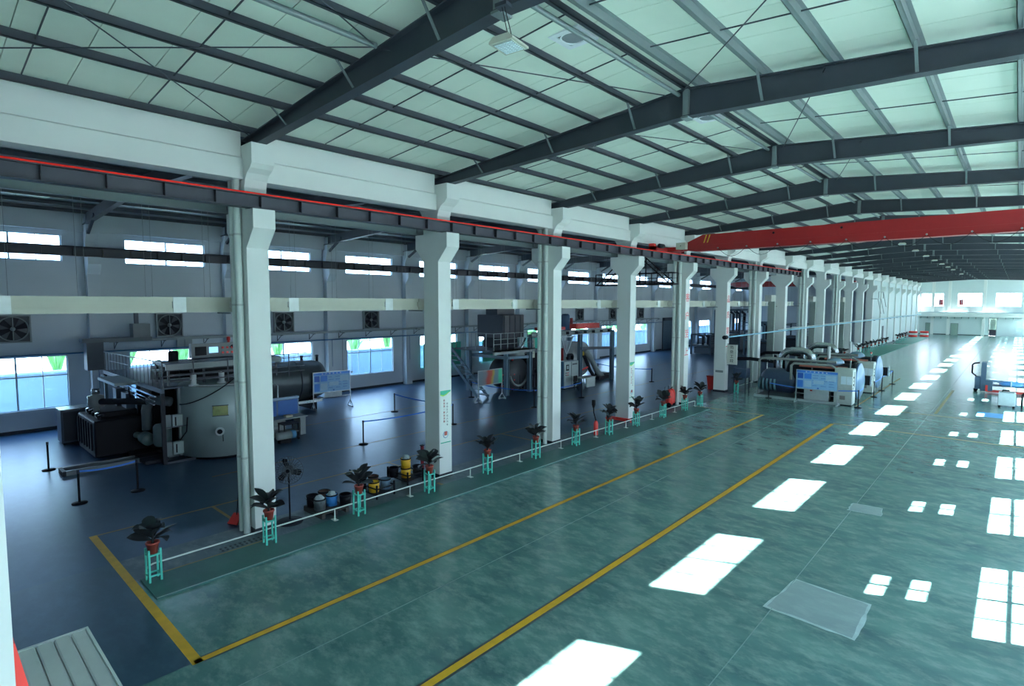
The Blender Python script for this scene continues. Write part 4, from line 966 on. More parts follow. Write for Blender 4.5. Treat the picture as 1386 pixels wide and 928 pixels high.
MB().box(-.28, .28, -.33, .33, .68, .72).obj('top', dark, t); MB().box(-.28, .28, -.33, .33, .35, .38).obj('shelf', grey, t)
for b in (-.3, .3): MB().lathe([(0, -.03), (.06, -.03), (.06, .03), (0, .03)], (.25, b, .06), axis='Y', n=12).obj('wheel', black, t)
t = thing('motor_unit', 'blue-ended electric motor on the floor before the bench', 'motor', (-8.3, 4.75, 0))
MB().lathe([(0, -.35), (.14, -.35), (.16, -.3), (.16, .25), (0, .25)], (0, 0, .3), axis='Y', n=16).obj('body', grey, t); MB().lathe([(0, .25), (.18, .25), (.18, .42), (0, .42)], (0, 0, .3), axis='Y', n=16).obj('end_cap', M('motor_blue', (.1, .3, .5), .4), t)
MB().box(-.12, .12, -.25, .2, 0, .16).obj('foot', black, t)
t = thing('horizontal_tank', 'long dark horizontal tank behind the bench under the windows', 'tank', (-14.9, 0, 0))
MB().lathe([(0, 3.2), (.6, 3.25), (.95, 3.45), (1.05, 3.7), (1.05, 9.5), (.95, 9.85), (.6, 10.1), (0, 10.2)], (0, 0, 1.55), axis='Y', n=32).obj('shell', M('tank_dark', (.08, .10, .11), .4, metal=.3), t)
for y in (5.5, 8.4): MB().lathe([(1.05, y-.03), (1.09, y-.03), (1.09, y+.03), (1.05, y+.03)], (0, 0, 1.55), axis='Y', n=32).obj('weld_band', steel, t)
for y in (4.2, 9.2): MB().box(-.8, .8, y-.12, y+.12, 0, .75).obj('saddle', black, t)
for y, r_ in ((6.0, .28), (7.6, .13), (8.9, .09), (9.8, .09)): MB().lathe([(0, 2.4), (r_*.8, 2.4), (r_*.8, 2.78), (r_, 2.78), (r_, 2.86), (0, 2.88)], (0, y, 0), n=14).obj('nozzle', dark, t)
MB().box(-.4, .9, 7.5, 9.6, .4, .55).obj('drain_tray', silver, t)
bb_ = M('board_blue', (.05, .22, .68), .4); bl_ = M('board_light', (.24, .45, .70), .4); bd_ = M('board_deep', (.02, .10, .45), .4)
def info_board(name, lab, loc, rz, W, H, z0, blocks):
    t = thing(name, lab, 'notice board', loc, rz)
    MB().box(-.02, .02, -W/2, W/2, z0, z0+H).obj('panel', bl_, t)
    MB().box(-.03, .03, -W/2-.04, -W/2, z0-.05, z0+H+.04).box(-.03, .03, W/2, W/2+.04, z0-.05, z0+H+.04).box(-.03, .03, -W/2, W/2, z0+H, z0+H+.04).box(-.03, .03, -W/2, W/2, z0-.04, z0).obj('frame', alum, t)
    for (a, b, c, d, m_) in blocks: MB().box(.02, .026, -W/2+a*W, -W/2+b*W, z0+c*H, z0+d*H).obj('printed_block', m_, t)
    for r_ in range(5):
        for c_ in range(3):
            y = -W/2+W*(.40+.2*c_); z = z0+H*(.75-.14*r_)
            MB().box(.02, .024, y, y+W*random.uniform(.08, .17), z, z+H*.018).obj('text_line', bd_, t)
    for b in (-W/2-.02, W/2+.02):
        MB().box(-.02, .02, b-.02, b+.02, .1, z0).obj('leg', alum, t)
        MB().bar((-.32, b, .04), (.32, b, .04), .05).bar((-.3, b, .05), (0, b, .4), .03).bar((.3, b, .05), (0, b, .4), .03).obj('foot', alum, t)
    MB().bar((0, -W/2, z0-.3), (0, W/2, z0-.3), .03).obj('cross_bar', alum, t)
    for ch, y in zip('生产管理看板', range(6)):
        link('title_character', text_mesh(ch, H*.085, M('title_white', (.8, .85, .9), .5)), t, loc=(.027, W*(-.26+.1*y), z0+H*.93), rot=(PI/2, 0, PI/2))
    return t
BL = [(0, 1, .88, 1, bb_), (.02, .16, .55, .85, bd_), (.19, .37, .55, .85, bb_), (.02, .16, .06, .45, bb_), (.19, .37, .1, .45, M('board_pale', (.36, .54, .70), .4)), (.42, .68, .3, .5, M('board_pale', (.36, .54, .70))), (.72, .97, .5, .8, M('board_pale', (.36, .54, .70))), (.52, .56, .04, .1, bd_)]
info_board('information_board', 'blue and white information board on wheeled stand near the left windows', (-13.6, 9.95, 0), math.radians(-6), 2.05, 1.05, .95, BL)
t = thing('wall_locker', 'low white cabinet against the left wall behind the information board', 'cabinet', (-17.2, 11.9, 0))
MB().bbox(-.5, .3, -.6, .6, .05, .75, .01).obj('body', M('locker_white', (.55, .6, .6), .5), t); MB().box(-.45, .25, -.55, .55, 0, .05).obj('plinth', black, t)
MB().box(.3, .32, -.58, -.01, .08, .72).obj('door', M('locker_white', (.55, .6, .6)), t); MB().box(.3, .32, .01, .58, .08, .72).obj('door', M('locker_white', (.55, .6, .6)), t)
# green screens standing in windows
for (y0, y1, z0, z1, lab) in ((19.95, 21.7, 1.0, 2.75, 'green panel leaning across the window left of the second column'), (21.8, 23.62, .95, 2.75, 'green panel before window just right of the second column'),
                          (26.0, 30.2, .95, 2.75, 'wide green panel behind the furnace platform stair'), (31.7, 35.2, .95, 2.85, 'bright green panel seen through the furnace frame left of third column')):
    q = MB().box(-18.2, -18.16, y0, y1, z0, z1).obj('green_screen', green if y0 < 30.5 else M('green_bright', (.04, .62, .42), .5), label=lab, cat='screen')
    MB().box(-18.16, -18.14, (y0+y1)/2-.02, (y0+y1)/2+.02, z0, z1).obj('middle_batten', grey, q)

# ------------------------------------------------------------ machine two: multi-level furnace with stair
t = thing('batch_furnace', 'furnace line with steel platform, stair, dark hopper and white drum behind third column', 'furnace', (0, 0, 0))
blu = M('frame_blue_grey', (.16, .24, .30), .45)
for (x, y, z) in ((-12.66, 19.3, 2.8), (-9.5, 19.5, 2.85), (-9.41, 21.6, 3.75), (-12.6, 22.5, 3.75), (-8.81, 30.5, 3.75), (-12.8, 30.5, 3.75), (-9.0, 26.6, 3.75)):
    MB().box(x-.02, x+.02, y-.13, y+.13, 0, z).box(x-.13, x+.13, y-.13, y-.11, 0, z).box(x-.13, x+.13, y+.11, y+.13, 0, z).obj('frame_post', blu, t)
MB().box(-12.8, -9.3, 18.2, 22.0, 2.78, 2.88).obj('deck', M('deck_dark', (.10, .12, .14), .5), t)
MB().box(-9.42, -9.3, 18.2, 22.0, 2.62, 2.88).obj('deck_edge_beam', grey, t)
MB().bar((-9.45, 19.5, 2.35), (-9.42, 21.6, 2.3), .1, .18).bar((-12.6, 19.5, 2.35), (-9.5, 19.5, 2.35), .1, .18).bar((-12.6, 19.4, 2.35), (-12.6, 22.4, 2.35), .1, .18).obj('lower_beam', blu, t)
rl = MB()
for y in [18.2+.62*k for k in range(7)]: rl.bar((-9.35, y, 2.88), (-9.35, y, 3.9), .035)
for z in (3.25, 3.55, 3.9): rl.bar((-9.35, 18.2, z), (-9.35, 22, z), .03)
for x in (-12.7, -11.8, -10.9, -10): rl.bar((x, 18.2, 2.88), (x, 18.2, 3.9), .035)
rl.bar((-12.7, 18.2, 3.9), (-9.35, 18.2, 3.9), .03)
rl.obj('deck_railing', grey, t)
stp = MB().box(-.4, .4, -.12, .12, -.02, .02).mesh('stair_tread', blu)
for k in range(10): link('stair_tread', stp, t, loc=(-11.6+.3*k*.0+.25, 18.1-.0, 0) if 0 else (-12.9+.33*k+.2, 17.7, 2.7-.27*k))
MB().bar((-13.0, 17.3, 2.85), (-9.7, 17.3, .05), .06, .18).bar((-13.0, 18.1, 2.85), (-9.7, 18.1, .05), .06, .18).obj('stair_stringer', blu, t)
MB().bar((-13.0, 17.3, 3.75), (-9.7, 17.3, .95), .03).bar((-13.0, 17.3, 2.85), (-13.0, 17.3, 3.75), .03).bar((-11.3, 17.3, 1.4), (-11.3, 17.3, 2.3), .03).bar((-9.7, 17.3, .05), (-9.7, 17.3, .95), .03).obj('stair_handrail', blu, t)
MB().bar((-12.9, 18.1, 2.83), (-13.7, 18.1, 2.83), .5, .05).bar((-13.6, 17.8, 2.83), (-13.6, 17.8, 3.8), .03).bar((-12.9, 17.8, 3.8), (-13.6, 17.8, 3.8), .03).obj('landing', blu, t)
MB().bbox(-12.2, -9.9, 19.6, 21.6, 3.55, 5.0, .03).obj('hopper', M('hopper_dark', (.045, .045, .06), .5), t)
MB().box(-11.9, -10.2, 19.9, 21.3, 2.9, 3.55).obj('hopper_throat', dark, t)
for k in range(4): MB().box(-9.9, -9.86, 19.7+.5*k, 19.75+.5*k, 3.6, 4.95).obj('hopper_rib', steel, t)
MB().box(-11.4, -10.4, 19.6, 21.2, 5.0, 5.9).obj('stack_duct', M('stack_dark', (.035, .04, .05), .5), t)
MB().lathe([(0, 2.25), (.5, 2.25), (.55, 2.4), (.55, 2.75), (0, 2.78)], (-10.2, 21.2, 0), n=18).obj('grey_pot', M('pot_grey', (.3, .36, .35), .4), t)
MB().tube([(-9.5, 20.9, 2.9), (-9.45, 21.1, 3.3), (-9.6, 21.4, 3.5)], .06, 8).obj('valve', silver, t)
MB().lathe([(0, -.1), (.95, -.1), (1.0, 0), (1.0, 1.6), (0, 1.6)], (-11.4, 20.9, 1.2), axis='X', n=30).obj('chamber', M('chamber_dark', (.05, .055, .065), .5), t)
rg = []
for i in range(15):
    a = PI+.2+(PI-.4)*i/14; rg.append((-9.75, 20.95+.85*math.cos(a), 1.3+.85*math.sin(a)))
MB().tube(rg, .075, 8).obj('door_ring', grey, t)
rr = MB()
for y in (20.1, 20.5): rr.bar((-9.9, y, .2), (-9.9, y, 2.3), .1)
for k in range(3): rr.bar((-10.2, 19.7, .5+.35*k), (-9.8, 20.6, .5+.35*k), .06)
rr.obj('red_supports', redb, t)
rn = random.Random(3)
for k in range(16):
    y = 19.7+.28*k; x = -9.9+rn.uniform(-.3, .2); z = rn.uniform(.3, 1.5)
    MB().tube([(x, y, 0.1), (x, y, z), (x-.2, y+.15, z+.15)], rn.uniform(.04, .1), 8).obj('burner_pipe', rn.choice([black, dark, dark, steel]), t)
MB().bbox(-12.8, -10.0, 22.0, 26.0, .1, 2.4, .04).obj('main_housing', black, t)
for k in range(4): MB().lathe([(0, 0), (.18, 0), (.18, .1), (.1, .12), (.1, .3), (0, .3)], (-9.9, 22.3+.6*k, 1.0+.2*(k % 2)), axis='X', n=12).obj('burner_head', dark, t)
for y in (21.9, 23.6, 25.4): MB().box(-9.75, -9.62, y, y+.12, .3, 2.6).obj('red_column', red, t)
MB().box(-9.5, -8.85, 21.5, 31.0, 3.55, 3.60).box(-9.2, -9.15, 21.5, 31.0, 3.6, 3.83).box(-9.5, -8.85, 21.5, 31.0, 3.8, 3.85).obj('top_beam', grey, t)
for k in range(9): MB().box(-9.45, -8.9, 22+k*1.05, 22.03+k*1.05, 3.6, 3.8).obj('beam_stiffener', steel, t)
MB().bar((-9.0, 26.6, 2.55), (-8.85, 30.5, 2.4), .12, .2).obj('tie_beam', steel, t)
MB().box(-9.5, -8.9, 26.0, 28.9, 3.95, 4.30).obj('red_hoist_beam', redb, t); MB().box(-9.6, -8.8, 22.3, 24.6, 3.95, 4.15).obj('rear_red_beam', red, t)
for k in range(12): MB().bar((-8.88, 26.2+.22*k, 3.98), (-8.88, 26.31+.22*k, 4.26), .03).obj('hoist_lattice', M('lattice_light_red', (.85, .2, .18), .5), t)
MB().lathe([(0, 3.9), (.3, 3.9), (.3, 4.9), (.2, 5.0), (0, 5.0)], (-9.4, 25.4, 0), n=16).obj('blue_motor', M('motor_dark_blue', (.04, .09, .18), .4), t)
MB().box(-9.6, -9.1, 22.6, 23.3, 4.15, 4.9).obj('blue_box', M('motor_light_blue', (.13, .22, .32), .4), t)
MB().bar((-9.4, 26.1, 4.3), (-9.4, 26.1, 4.7), .15).obj('hoist_lug', red, t)
rl = MB().bar((-9.3, 29, 4.4), (-9.3, 31, 4.4), .03)
for k in range(5): rl.bar((-9.3, 29+.5*k, 3.85), (-9.3, 29+.5*k, 4.4), .03)
rl.obj('beam_railing', grey, t)
MB().box(-9.5, -9.4, 21.7, 22.1, 2.2, 3.4).obj('vertical_sign', M('sign_cream', (.5, .52, .42), .5), t)
for i, ch in enumerate('安全生产'): link('sign_character', text_mesh(ch, .2, tg), t, loc=(-9.395, 21.9, 3.25-.27*i), rot=(PI/2, 0, PI/2))
# white drum with conveyor
MB().lathe([(0, -1.2), (.5, -1.15), (1.25, -.85), (1.3, -.8), (1.3, .8), (1.25, .85), (.5, 1.15), (0, 1.2)], (-11.3, 28.9, 1.55), axis='X', n=32).obj('white_drum', M('drum_white', (.45, .50, .50), .45), t)
MB().tube([(-9.7, 28.2, 2.3), (-9.6, 28.9, 1.6), (-9.5, 29.6, .6), (-9.4, 30.1, .2)], .2, 12).obj('discharge_tube', grey, t)
MB().tube([(-9.9, 27.9, 2.4), (-9.9, 28.6, 1.6), (-9.9, 29.2, .7), (-9.8, 29.6, .2)], .13, 10).obj('second_tube', dark, t)
MB().box(-10.2, -9.2, 29.4, 31.0, .0, .25).box(-10.0, -9.4, 30.0, 31.2, .25, .4).obj('discharge_base', dark, t)
MB().bar((-10.0, 26.9, .5), (-9.7, 28.6, 1.0), .1).bar((-10.0, 26.8, .4), (-10, 26.8, 1.4), .12).obj('drum_cradle', redb, t)
MB().box(-9.75, -9.7, 28.0, 28.15, 1.9, 2.2).obj('yellow_label', M('label_yellow', (.7, .5, .05), .5), t)
# white V truss, hub
MB().bar((-9.4, 24.9, 3.4), (-9.4, 25.5, 2.2), .07).bar((-9.4, 26.3, 3.4), (-9.4, 25.6, 2.2), .07).bar((-9.4, 24.8, 3.4), (-9.4, 26.4, 3.4), .07).bar((-9.4, 25.55, 3.4), (-9.4, 25.55, 2.0), .05).obj('v_truss', M('truss_white', (.5, .56, .58), .45), t)
MB().lathe([(.12, 0), (.26, 0), (.28, .3), (.14, .3)], (-9.5, 25.9, 1.95), axis='X', n=16).obj('round_nozzle', dark, t)
t = thing('control_cabinet', 'pale control cabinet with blue side between third and fourth column', 'cabinet', (-8.6, 24.6, 0))
MB().bbox(-.35, .35, -.8, .8, .08, 1.85, .015).obj('body', M('cab_grey', (.40, .46, .46), .45), t); MB().box(-.36, .30, -.83, -.8, .05, 1.86).obj('blue_side', M('cab_blue', (.08, .20, .34), .45), t)
MB().box(.35, .365, -.62, -.3, 1.25, 1.65).obj('display', black, t); MB().box(.365, .37, -.56, -.36, 1.35, 1.58).obj('display_glass', M('cab_glass', (.3, .36, .38), .3), t)
MB().box(.35, .36, -.03, -.01, .15, 1.8).obj('door_gap', black, t); MB().box(.35, .38, .1, .6, 1.6, 1.68).obj('vent_label', steel, t)
for a in range(3):
    for b in range(2): MB().cyl((.35, -.65+.14*a, .95+.15*b), (.38, -.65+.14*a, .95+.15*b), .03, 8).obj('button', redb if a else black, t)
MB().box(-.3, .3, -.75, .75, 0, .08).obj('plinth', black, t)
t = thing('office_table', 'white table beside the control cabinet near the third column', 'table', (-7.7, 24.9, 0))
MB().box(-.4, .4, -.2, 1.2, .72, .76).obj('top', M('table_white', (.55, .6, .6), .5), t); MB().box(.32, .36, .2, 1.15, .1, .72).obj('front_panel', M('table_white', (.55, .6, .6)), t)
for a in (-.37, .35):
    for b in (-.17, 1.17): MB().box(a-.02, a+.02, b-.02, b+.02, 0, .72).obj('leg', grey, t)
t = thing('office_chair', 'black chair beside the white table and control cabinet', 'chair', (-7.5, 24.3, 0))
MB().bbox(-.22, .22, -.22, .22, .42, .5, .02).obj('seat', black, t); MB().bbox(-.24, -.18, -.2, .2, .55, .95, .02).obj('backrest', black, t)
MB().bar((-.21, 0, .48), (-.21, 0, .6), .05).obj('back_support', black, t)
for a in (-.18, .18):
    for b in (-.18, .18): MB().bar((a, b, 0), (a*.9, b*.9, .43), .03).obj('leg', dark, t)
# silver reflective board, its coloured reflections painted on as a colour ramp
t = thing('reflective_board', 'silver reflective board with red and green glints before the stair', 'notice board', (-8.95, 17.5, 0), math.radians(0))
sm2 = bpy.data.materials.new('foil_reflections'); sm2.use_nodes = True; nn = sm2.node_tree; b_ = nn.nodes['Principled BSDF']
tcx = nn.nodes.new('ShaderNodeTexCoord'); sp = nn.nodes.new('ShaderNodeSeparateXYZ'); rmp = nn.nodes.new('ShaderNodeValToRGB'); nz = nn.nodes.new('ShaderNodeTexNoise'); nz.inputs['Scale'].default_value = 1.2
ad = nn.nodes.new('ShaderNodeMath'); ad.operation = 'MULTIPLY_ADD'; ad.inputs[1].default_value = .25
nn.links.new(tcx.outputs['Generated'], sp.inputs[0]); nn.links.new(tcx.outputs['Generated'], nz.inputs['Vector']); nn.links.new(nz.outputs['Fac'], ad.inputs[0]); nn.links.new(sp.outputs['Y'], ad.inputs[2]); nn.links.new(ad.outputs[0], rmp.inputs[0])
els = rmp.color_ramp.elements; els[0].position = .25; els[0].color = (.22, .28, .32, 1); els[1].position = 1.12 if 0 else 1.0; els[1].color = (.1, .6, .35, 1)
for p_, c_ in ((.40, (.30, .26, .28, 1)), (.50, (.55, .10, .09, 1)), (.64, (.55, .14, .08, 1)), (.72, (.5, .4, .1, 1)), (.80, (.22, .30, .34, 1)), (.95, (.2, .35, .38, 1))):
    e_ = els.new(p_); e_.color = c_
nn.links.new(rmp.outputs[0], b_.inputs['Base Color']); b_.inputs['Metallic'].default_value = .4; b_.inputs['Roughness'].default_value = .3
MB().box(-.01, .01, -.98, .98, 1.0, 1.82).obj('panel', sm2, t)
MB().box(-.02, .02, -1.02, -.98, .96, 1.86).box(-.02, .02, .98, 1.02, .96, 1.86).box(-.02, .02, -.98, .98, 1.82, 1.86).box(-.02, .02, -.98, .98, .96, 1.0).obj('frame', alum, t)
for b in (-1.0, 1.0):
    MB().bar((0, b, .3), (0, b, 1.0), .04).obj('leg', M('white_steel', (.5, .55, .56), .4), t)
    MB().bar((0, b-.28, .04), (0, b, .36), .035).bar((0, b+.28, .04), (0, b, .36), .035).bar((0, b-.3, .04), (0, b+.3, .04), .05).bar((-.3, b, .04), (0, b, .36), .035).bar((.3, b, .04), (0, b, .36), .035).bar((-.3, b, .04), (.3, b, .04), .05).obj('tripod_foot', M('white_steel', (.5, .55, .56), .4), t)

# ------------------------------------------------------------ dark machines deep in the aisle
def deep(x0, x1, y0, y1, h, lab, seed, tint):
    rn = random.Random(seed); t = thing('process_machine', lab, 'machine', ((x0+x1)/2, (y0+y1)/2, 0)); a, b = (x1-x0)/2, (y1-y0)/2
    for i in (-a, a):
        for j in (-b, 0, b): MB().box(i-.08, i+.08, j-.08, j+.08, 0, h).obj('frame_post', tint, t)
    for z in (h*.45, h):
        MB().bar((-a, -b, z), (a, -b, z), .12).bar((a, -b, z), (a, b, z), .12).bar((a, b, z), (-a, b, z), .12).bar((-a, b, z), (-a, -b, z), .12).obj('frame_beam', tint, t)
    MB().box(-a*.8, a*.8, -b*.85, b*.85, .1, h*.38).obj('lower_housing', M('housing_deep', (.04, .055, .075), .5), t)
    MB().box(-a, a, -b, b, h*.44, h*.47).obj('deck', tint, t)
    for k in range(7):
        y = -b*.8+1.6*b*k/6; x = rn.uniform(-a*.2, a*.9)
        MB().tube([(x, y, h*.47), (x, y, h*.9), (x-.4, y, h*.96)], rn.uniform(.1, .2), 10).obj('vertical_pipe', rn.choice([dark, steel, tint]), t)
    for k in range(4):
        z = h*(.5+.12*k); MB().bar((a, -b, z), (a, b, z), .05).obj('guard_bar', tint, t)
deep(-13.4, -10.4, 61, 68, 4.9, 'dark blue piped machine deep in the aisle, seen between sixth and seventh column', 1, M('tint_blue', (.04, .07, .11), .5))
deep(-13.4, -11.2, 54.5, 58, 2.2, 'low dark machine by the far windows, seen between fifth and sixth column', 2, M('tint_dark', (.03, .05, .07), .5))
deep(-8.6, -6.0, 57.5, 61, 3.6, 'blue railed machine in the aisle, seen right of the seventh column', 5, M('tint_blue2', (.08, .14, .2), .5))
deep(-9.0, -5.5, 70, 76, 3.0, 'distant dark machine in the aisle, seen past the ninth column', 6, M('tint_dark', (.03, .05, .07)))
t = thing('small_notice', 'small light blue notice board standing deep in the aisle past the eighth column', 'notice board', (-6, 62, 0))
MB().box(-.02, .02, -.9, .9, 1.1, 2.3).obj('panel', bl_, t); MB().bar((0, -.8, 0), (0, -.8, 1.1), .05).bar((0, .8, 0), (0, .8, 1.1), .05).obj('legs', alum, t)

# ------------------------------------------------------------ machine three: two horizontal furnaces with blue doors
skid = M('skid_grey', (.32, .37, .38), .5)
navy = M('vessel_navy', (.05, .08, .14), .4)
doorb = M('door_blue', (.13, .24, .38), .35, metal=.4)
copper = M('copper_red', (.50, .14, .10), .4)
def furnace(yc, lab, board):
    t = thing('horizontal_furnace', lab, 'furnace', (0, yc, 0))
    MB().box(1.9, 6.6, -1.7, 1.9, 0, .1).obj('skid', M('skid_dark', (.07, .09, .1), .5), t)
    MB().box(1.9, 6.6, -1.85, -1.7, 0, .14).obj('skid_kerb', skid, t)
    MB().lathe([(0, 3.4), (.9, 3.4), (.98, 3.5), (.98, 6.9), (1.08, 6.9), (1.08, 7.1), (0, 7.1)], (0, .1, 1.25), axis='X', n=30).obj('furnace_shell', dark, t)
    MB().lathe([(0, 7.42), (.35, 7.40), (.85, 7.30), (1.0, 7.22), (1.06, 7.22), (1.06, 7.12), (0, 7.12)], (0, .1, 1.25), axis='X', n=30).obj('round_door', doorb, t)
    MB().box(7.25, 7.62, .9, 1.1, .95, 1.5).obj('door_motor', black, t); MB().box(7.58, 7.66, .88, 1.12, .9, 1.55).obj('motor_cover', silver, t)
    for a in (-.6, .6): MB().box(4.2, 6.6, .1+a-.1, .1+a+.1, .1, .5).obj('saddle', dark, t)
    MB().lathe([(0, -1.1), (.45, -1.05), (.72, -.8), (.75, -.7), (.75, .7), (.72, .8), (.45, 1.05), (0, 1.1)], (3.0, -.4, .95), axis='X', n=24).obj('dark_vessel', navy, t)
    MB().lathe([(0, .3), (.45, .3), (.45, 1.25), (0, 1.3)], (2.2, .9, 0), n=18).obj('buffer_tank', navy, t)
    for k in range(5): MB().lathe([(0, -.05), (.42, -.05), (.42, .05), (0, .05)], (2.0+.22*k, -.9, .75), axis='X', n=16).obj('cooling_fin', M('fin_teal', (.08, .17, .20), .4), t)
    MB().lathe([(0, 1.9), (.42, 1.9), (.42, 2.0), (.3, 2.02), (.28, 2.25), (0, 2.25)], (4.7, 0, 0), n=18).obj('fan_flange', steel, t)
    xs, zs = 1.75, 2.0
    pts = [(2.9, .0, 1.6), (2.9, 0, 2.3), (3.0, 0, 2.55), (3.2, 0, 2.75), (3.5, 0, 2.84), (4.15, 0, 2.84), (4.45, 0, 2.75), (4.62, 0, 2.55), (4.7, 0, 2.25), (4.7, 0, 1.9)]
    MB().tube(pts, .21, 16).obj('silver_duct', silver, t)
    for p in (pts[1], pts[8]): MB().lathe([(.21, -.03), (.27, -.03), (.27, .03), (.21, .03)], p, n=16).obj('duct_flange', alum, t)
    MB().lathe([(0, 2.1), (.5, 2.1), (.45, 2.35), (.25, 2.5), (0, 2.55)], (5.9, .1, 0), n=20).obj('blue_dome', M('dome_blue', (.22, .34, .45), .3, metal=.4), t)
    MB().lathe([(0, 2.0), (.09, 2.0), (.09, 3.1), (0, 3.12)], (5.3, 1.2, 0), n=12).obj('white_stack', M('stack_white', (.6, .64, .64), .4), t)
    gp = M('gantry_grey', (.24, .26, .25), .4)
    MB().tube([(1.9, -1.0, .1), (1.9, -1.0, 2.2), (2.0, -1.0, 2.32), (2.2, -1.0, 2.36), (6.2, -1.0, 2.36)], .075, 10).obj('gantry_pipe', gp, t)
    MB().tube([(3.9, -1.45, 1.2), (3.9, -1.45, 2.05), (4.05, -1.45, 2.2), (6.0, -1.45, 2.2), (6.3, -1.45, 2.05), (6.35, -1.45, 1.2)], .075, 10).obj('cooling_pipe', gp, t)
    MB().tube([(4.2, -.9, 2.0), (6.7, -.9, 2.0)], .05, 8).tube([(4.2, -.7, 2.05), (6.7, -.7, 2.05)], .05, 8).obj('copper_bus', copper, t)
    MB().tube([(-.2, -.6, 1.9), (.2, -.6, 2.15), (1.2, -.6, 2.2), (2.6, -.5, 2.1)], .11, 10).obj('black_hose', black, t)
    MB().box(.3, 1.1, -1.0, -.3, .95, 1.55).obj('oil_box', navy, t)
    for a in (.33, 1.07):
        for b in (-.97, -.33): MB().box(a-.03, a+.03, b-.03, b+.03, 0, .95).obj('oil_box_leg', steel, t)
    rn = random.Random(int(yc))
    for k in range(10):
        x = rn.uniform(2.2, 6.2); y = rn.uniform(-.8, 1.2)
        MB().tube([(x, y, 1.4), (x, y, rn.uniform(2.1, 2.5)), (x+rn.uniform(-.4, .4), y, rn.uniform(2.1, 2.6))], rn.uniform(.04, .09), 8).obj('service_pipe', rn.choice([steel, silver, dark, lsteel, M('pipe_teal', (.1, .3, .3), .4)]), t)
    MB().bar((6.95, -1.2, .1), (6.95, -1.2, 2.5), .06).lathe([(0, 2.5), (.05, 2.5), (.05, 2.66), (0, 2.68)], (6.95, -1.2, 0), n=8).obj('signal_pole', silver, t)
    MB().lathe([(0, 2.55), (.052, 2.55), (.052, 2.62), (0, 2.62)], (6.95, -1.2, 0), n=8).obj('red_signal', redb, t)
    MB().bbox(4.7, 6.0, -1.65, -1.15, .14, 1.0, .01).obj('lower_cabinet', M('cab_low', (.40, .45, .44), .5), t)
    tri = MB().prism([(5.0, .78), (5.16, .78), (5.08, .92)], -1.665, -1.655).obj('warning_triangle', M('warn_yellow', (.8, .55, .02), .5), t)
    MB().box(5.02, 5.14, -1.665, -1.655, .64, .72).obj('warning_label', M('warn_red', (.35, .03, .02), .5), t)
furnace(31.7, 'nearer of two horizontal furnaces with silver duct arch and blue round door', True)
furnace(37.6, 'farther of two horizontal furnaces, seen behind the first one', False)
def cab(x, y, h, lab):
    t = thing('furnace_cabinet', lab, 'cabinet', (x, y, 0))
    cm_ = M('cab_cream', (.42, .46, .42), .5)
    MB().bbox(-.45, .45, -.35, .45, .06, h, .012).obj('body', cm_, t)
    MB().box(.45, .465, -.3, .4, .12, h-.06).obj('door', M('cab_cream_door', (.55, .60, .58), .45), t)
    MB().box(-.12, .15, -.36, -.35, h*.58, h*.8).box(.17, .43, -.36, -.35, h*.58, h*.8).obj('paper_sheet', M('paper', (.6, .7, .76), .6), t)
    MB().box(-.15, .12, -.36, -.35, h*.16, h*.27).obj('vent_grille', M('vent_brown', (.20, .18, .17), .6), t)
    MB().box(.465, .475, .02, .12, h*.5, h*.92).obj('label_strip', M('strip_dark', (.12, .14, .16), .5), t)
    for k in range(4): MB().box(.465, .48, -.18, -.06, h*(.45+.1*k), h*(.5+.1*k)).obj('meter', black if k % 2 else grey, t)
    MB().box(-.42, .42, -.32, .42, 0, .06).obj('plinth', black, t)
cab(6.72, 30.35, 2.08, 'grey-green cabinet with paper sheets right of the blue notice board')
cab(6.72, 36.4, 2.0, 'grey-green cabinet between the two blue furnace doors')
info_board('furnace_board', 'blue and white notice board in front of the nearer horizontal furnace', (5.5, 29.45, 0), math.radians(-90), 2.1, 1.05, .85, BL)

# ------------------------------------------------------------ right side: stacker, cart, table
t = thing('electric_stacker', 'dark blue pallet stacker with red forks base at the right', 'stacker', (12.5, 42.0, 0), 0)
sb = M('stacker_blue', (.07, .12, .18), .4)
MB().box(-.25, .0, -.42, -.30, .1, 1.95).box(-.25, .0, .30, .42, .1, 1.95).box(-.22, -.03, -.3, .3, 1.85, 1.97).obj('mast', sb, t)
MB().bbox(-.55, -.25, -.4, .4, .2, 1.0, .04).obj('drive_body', sb, t)
MB().tube([(-.5, 0, 1.0), (-.72, 0, 1.2), (-.72, 0, 1.75), (-.6, 0, 1.85), (-.35, 0, 1.9)], .05, 8).obj('tiller_arm', black, t)
MB().lathe([(0, -.1), (.12, -.1), (.12, .1), (0, .1)], (-.5, 0, .12), axis='Y', n=14).obj('drive_wheel', black, t)
MB().box(0, .35, -.42, .42, .12, .8).obj('fork_carriage', sb, t)
MB().box(0, .12, -.48, .48, .1, .5).obj('red_guard', redb, t)
for b in (-.3, .3): MB().box(.1, 2.0, b-.09, b+.09, .06, .13).obj('red_leg', redb, t); 
for b in (-.25, .25): MB().box(.3, 2.3, b-.08, b+.08, .45, .5).obj('fork', sb, t)
MB().bar((.2, .1, .75), (3.4, .6, .55), .14).obj('long_beam', M('beam_steel_blue', (.16, .28, .38), .4), t)
t = thing('wrapped_bundle', 'blue plastic wrapped bundle lying on the stacker forks', 'bundle', (13.75, 41.8, .5))
bm = bmesh.new(); bmesh.ops.create_icosphere(bm, subdivisions=3, radius=1)
for v in bm.verts: v.co = Vector((v.co.x*.6*random.uniform(.94, 1.06), v.co.y*.35, max(-.12, v.co.z*.2)*random.uniform(.85, 1.15)+.13))
me = bpy.data.meshes.new('wrap'); bm.to_mesh(me); bm.free(); me.materials.append(M('wrap_blue', (.12, .35, .75), .3)); link('wrap', me, t)
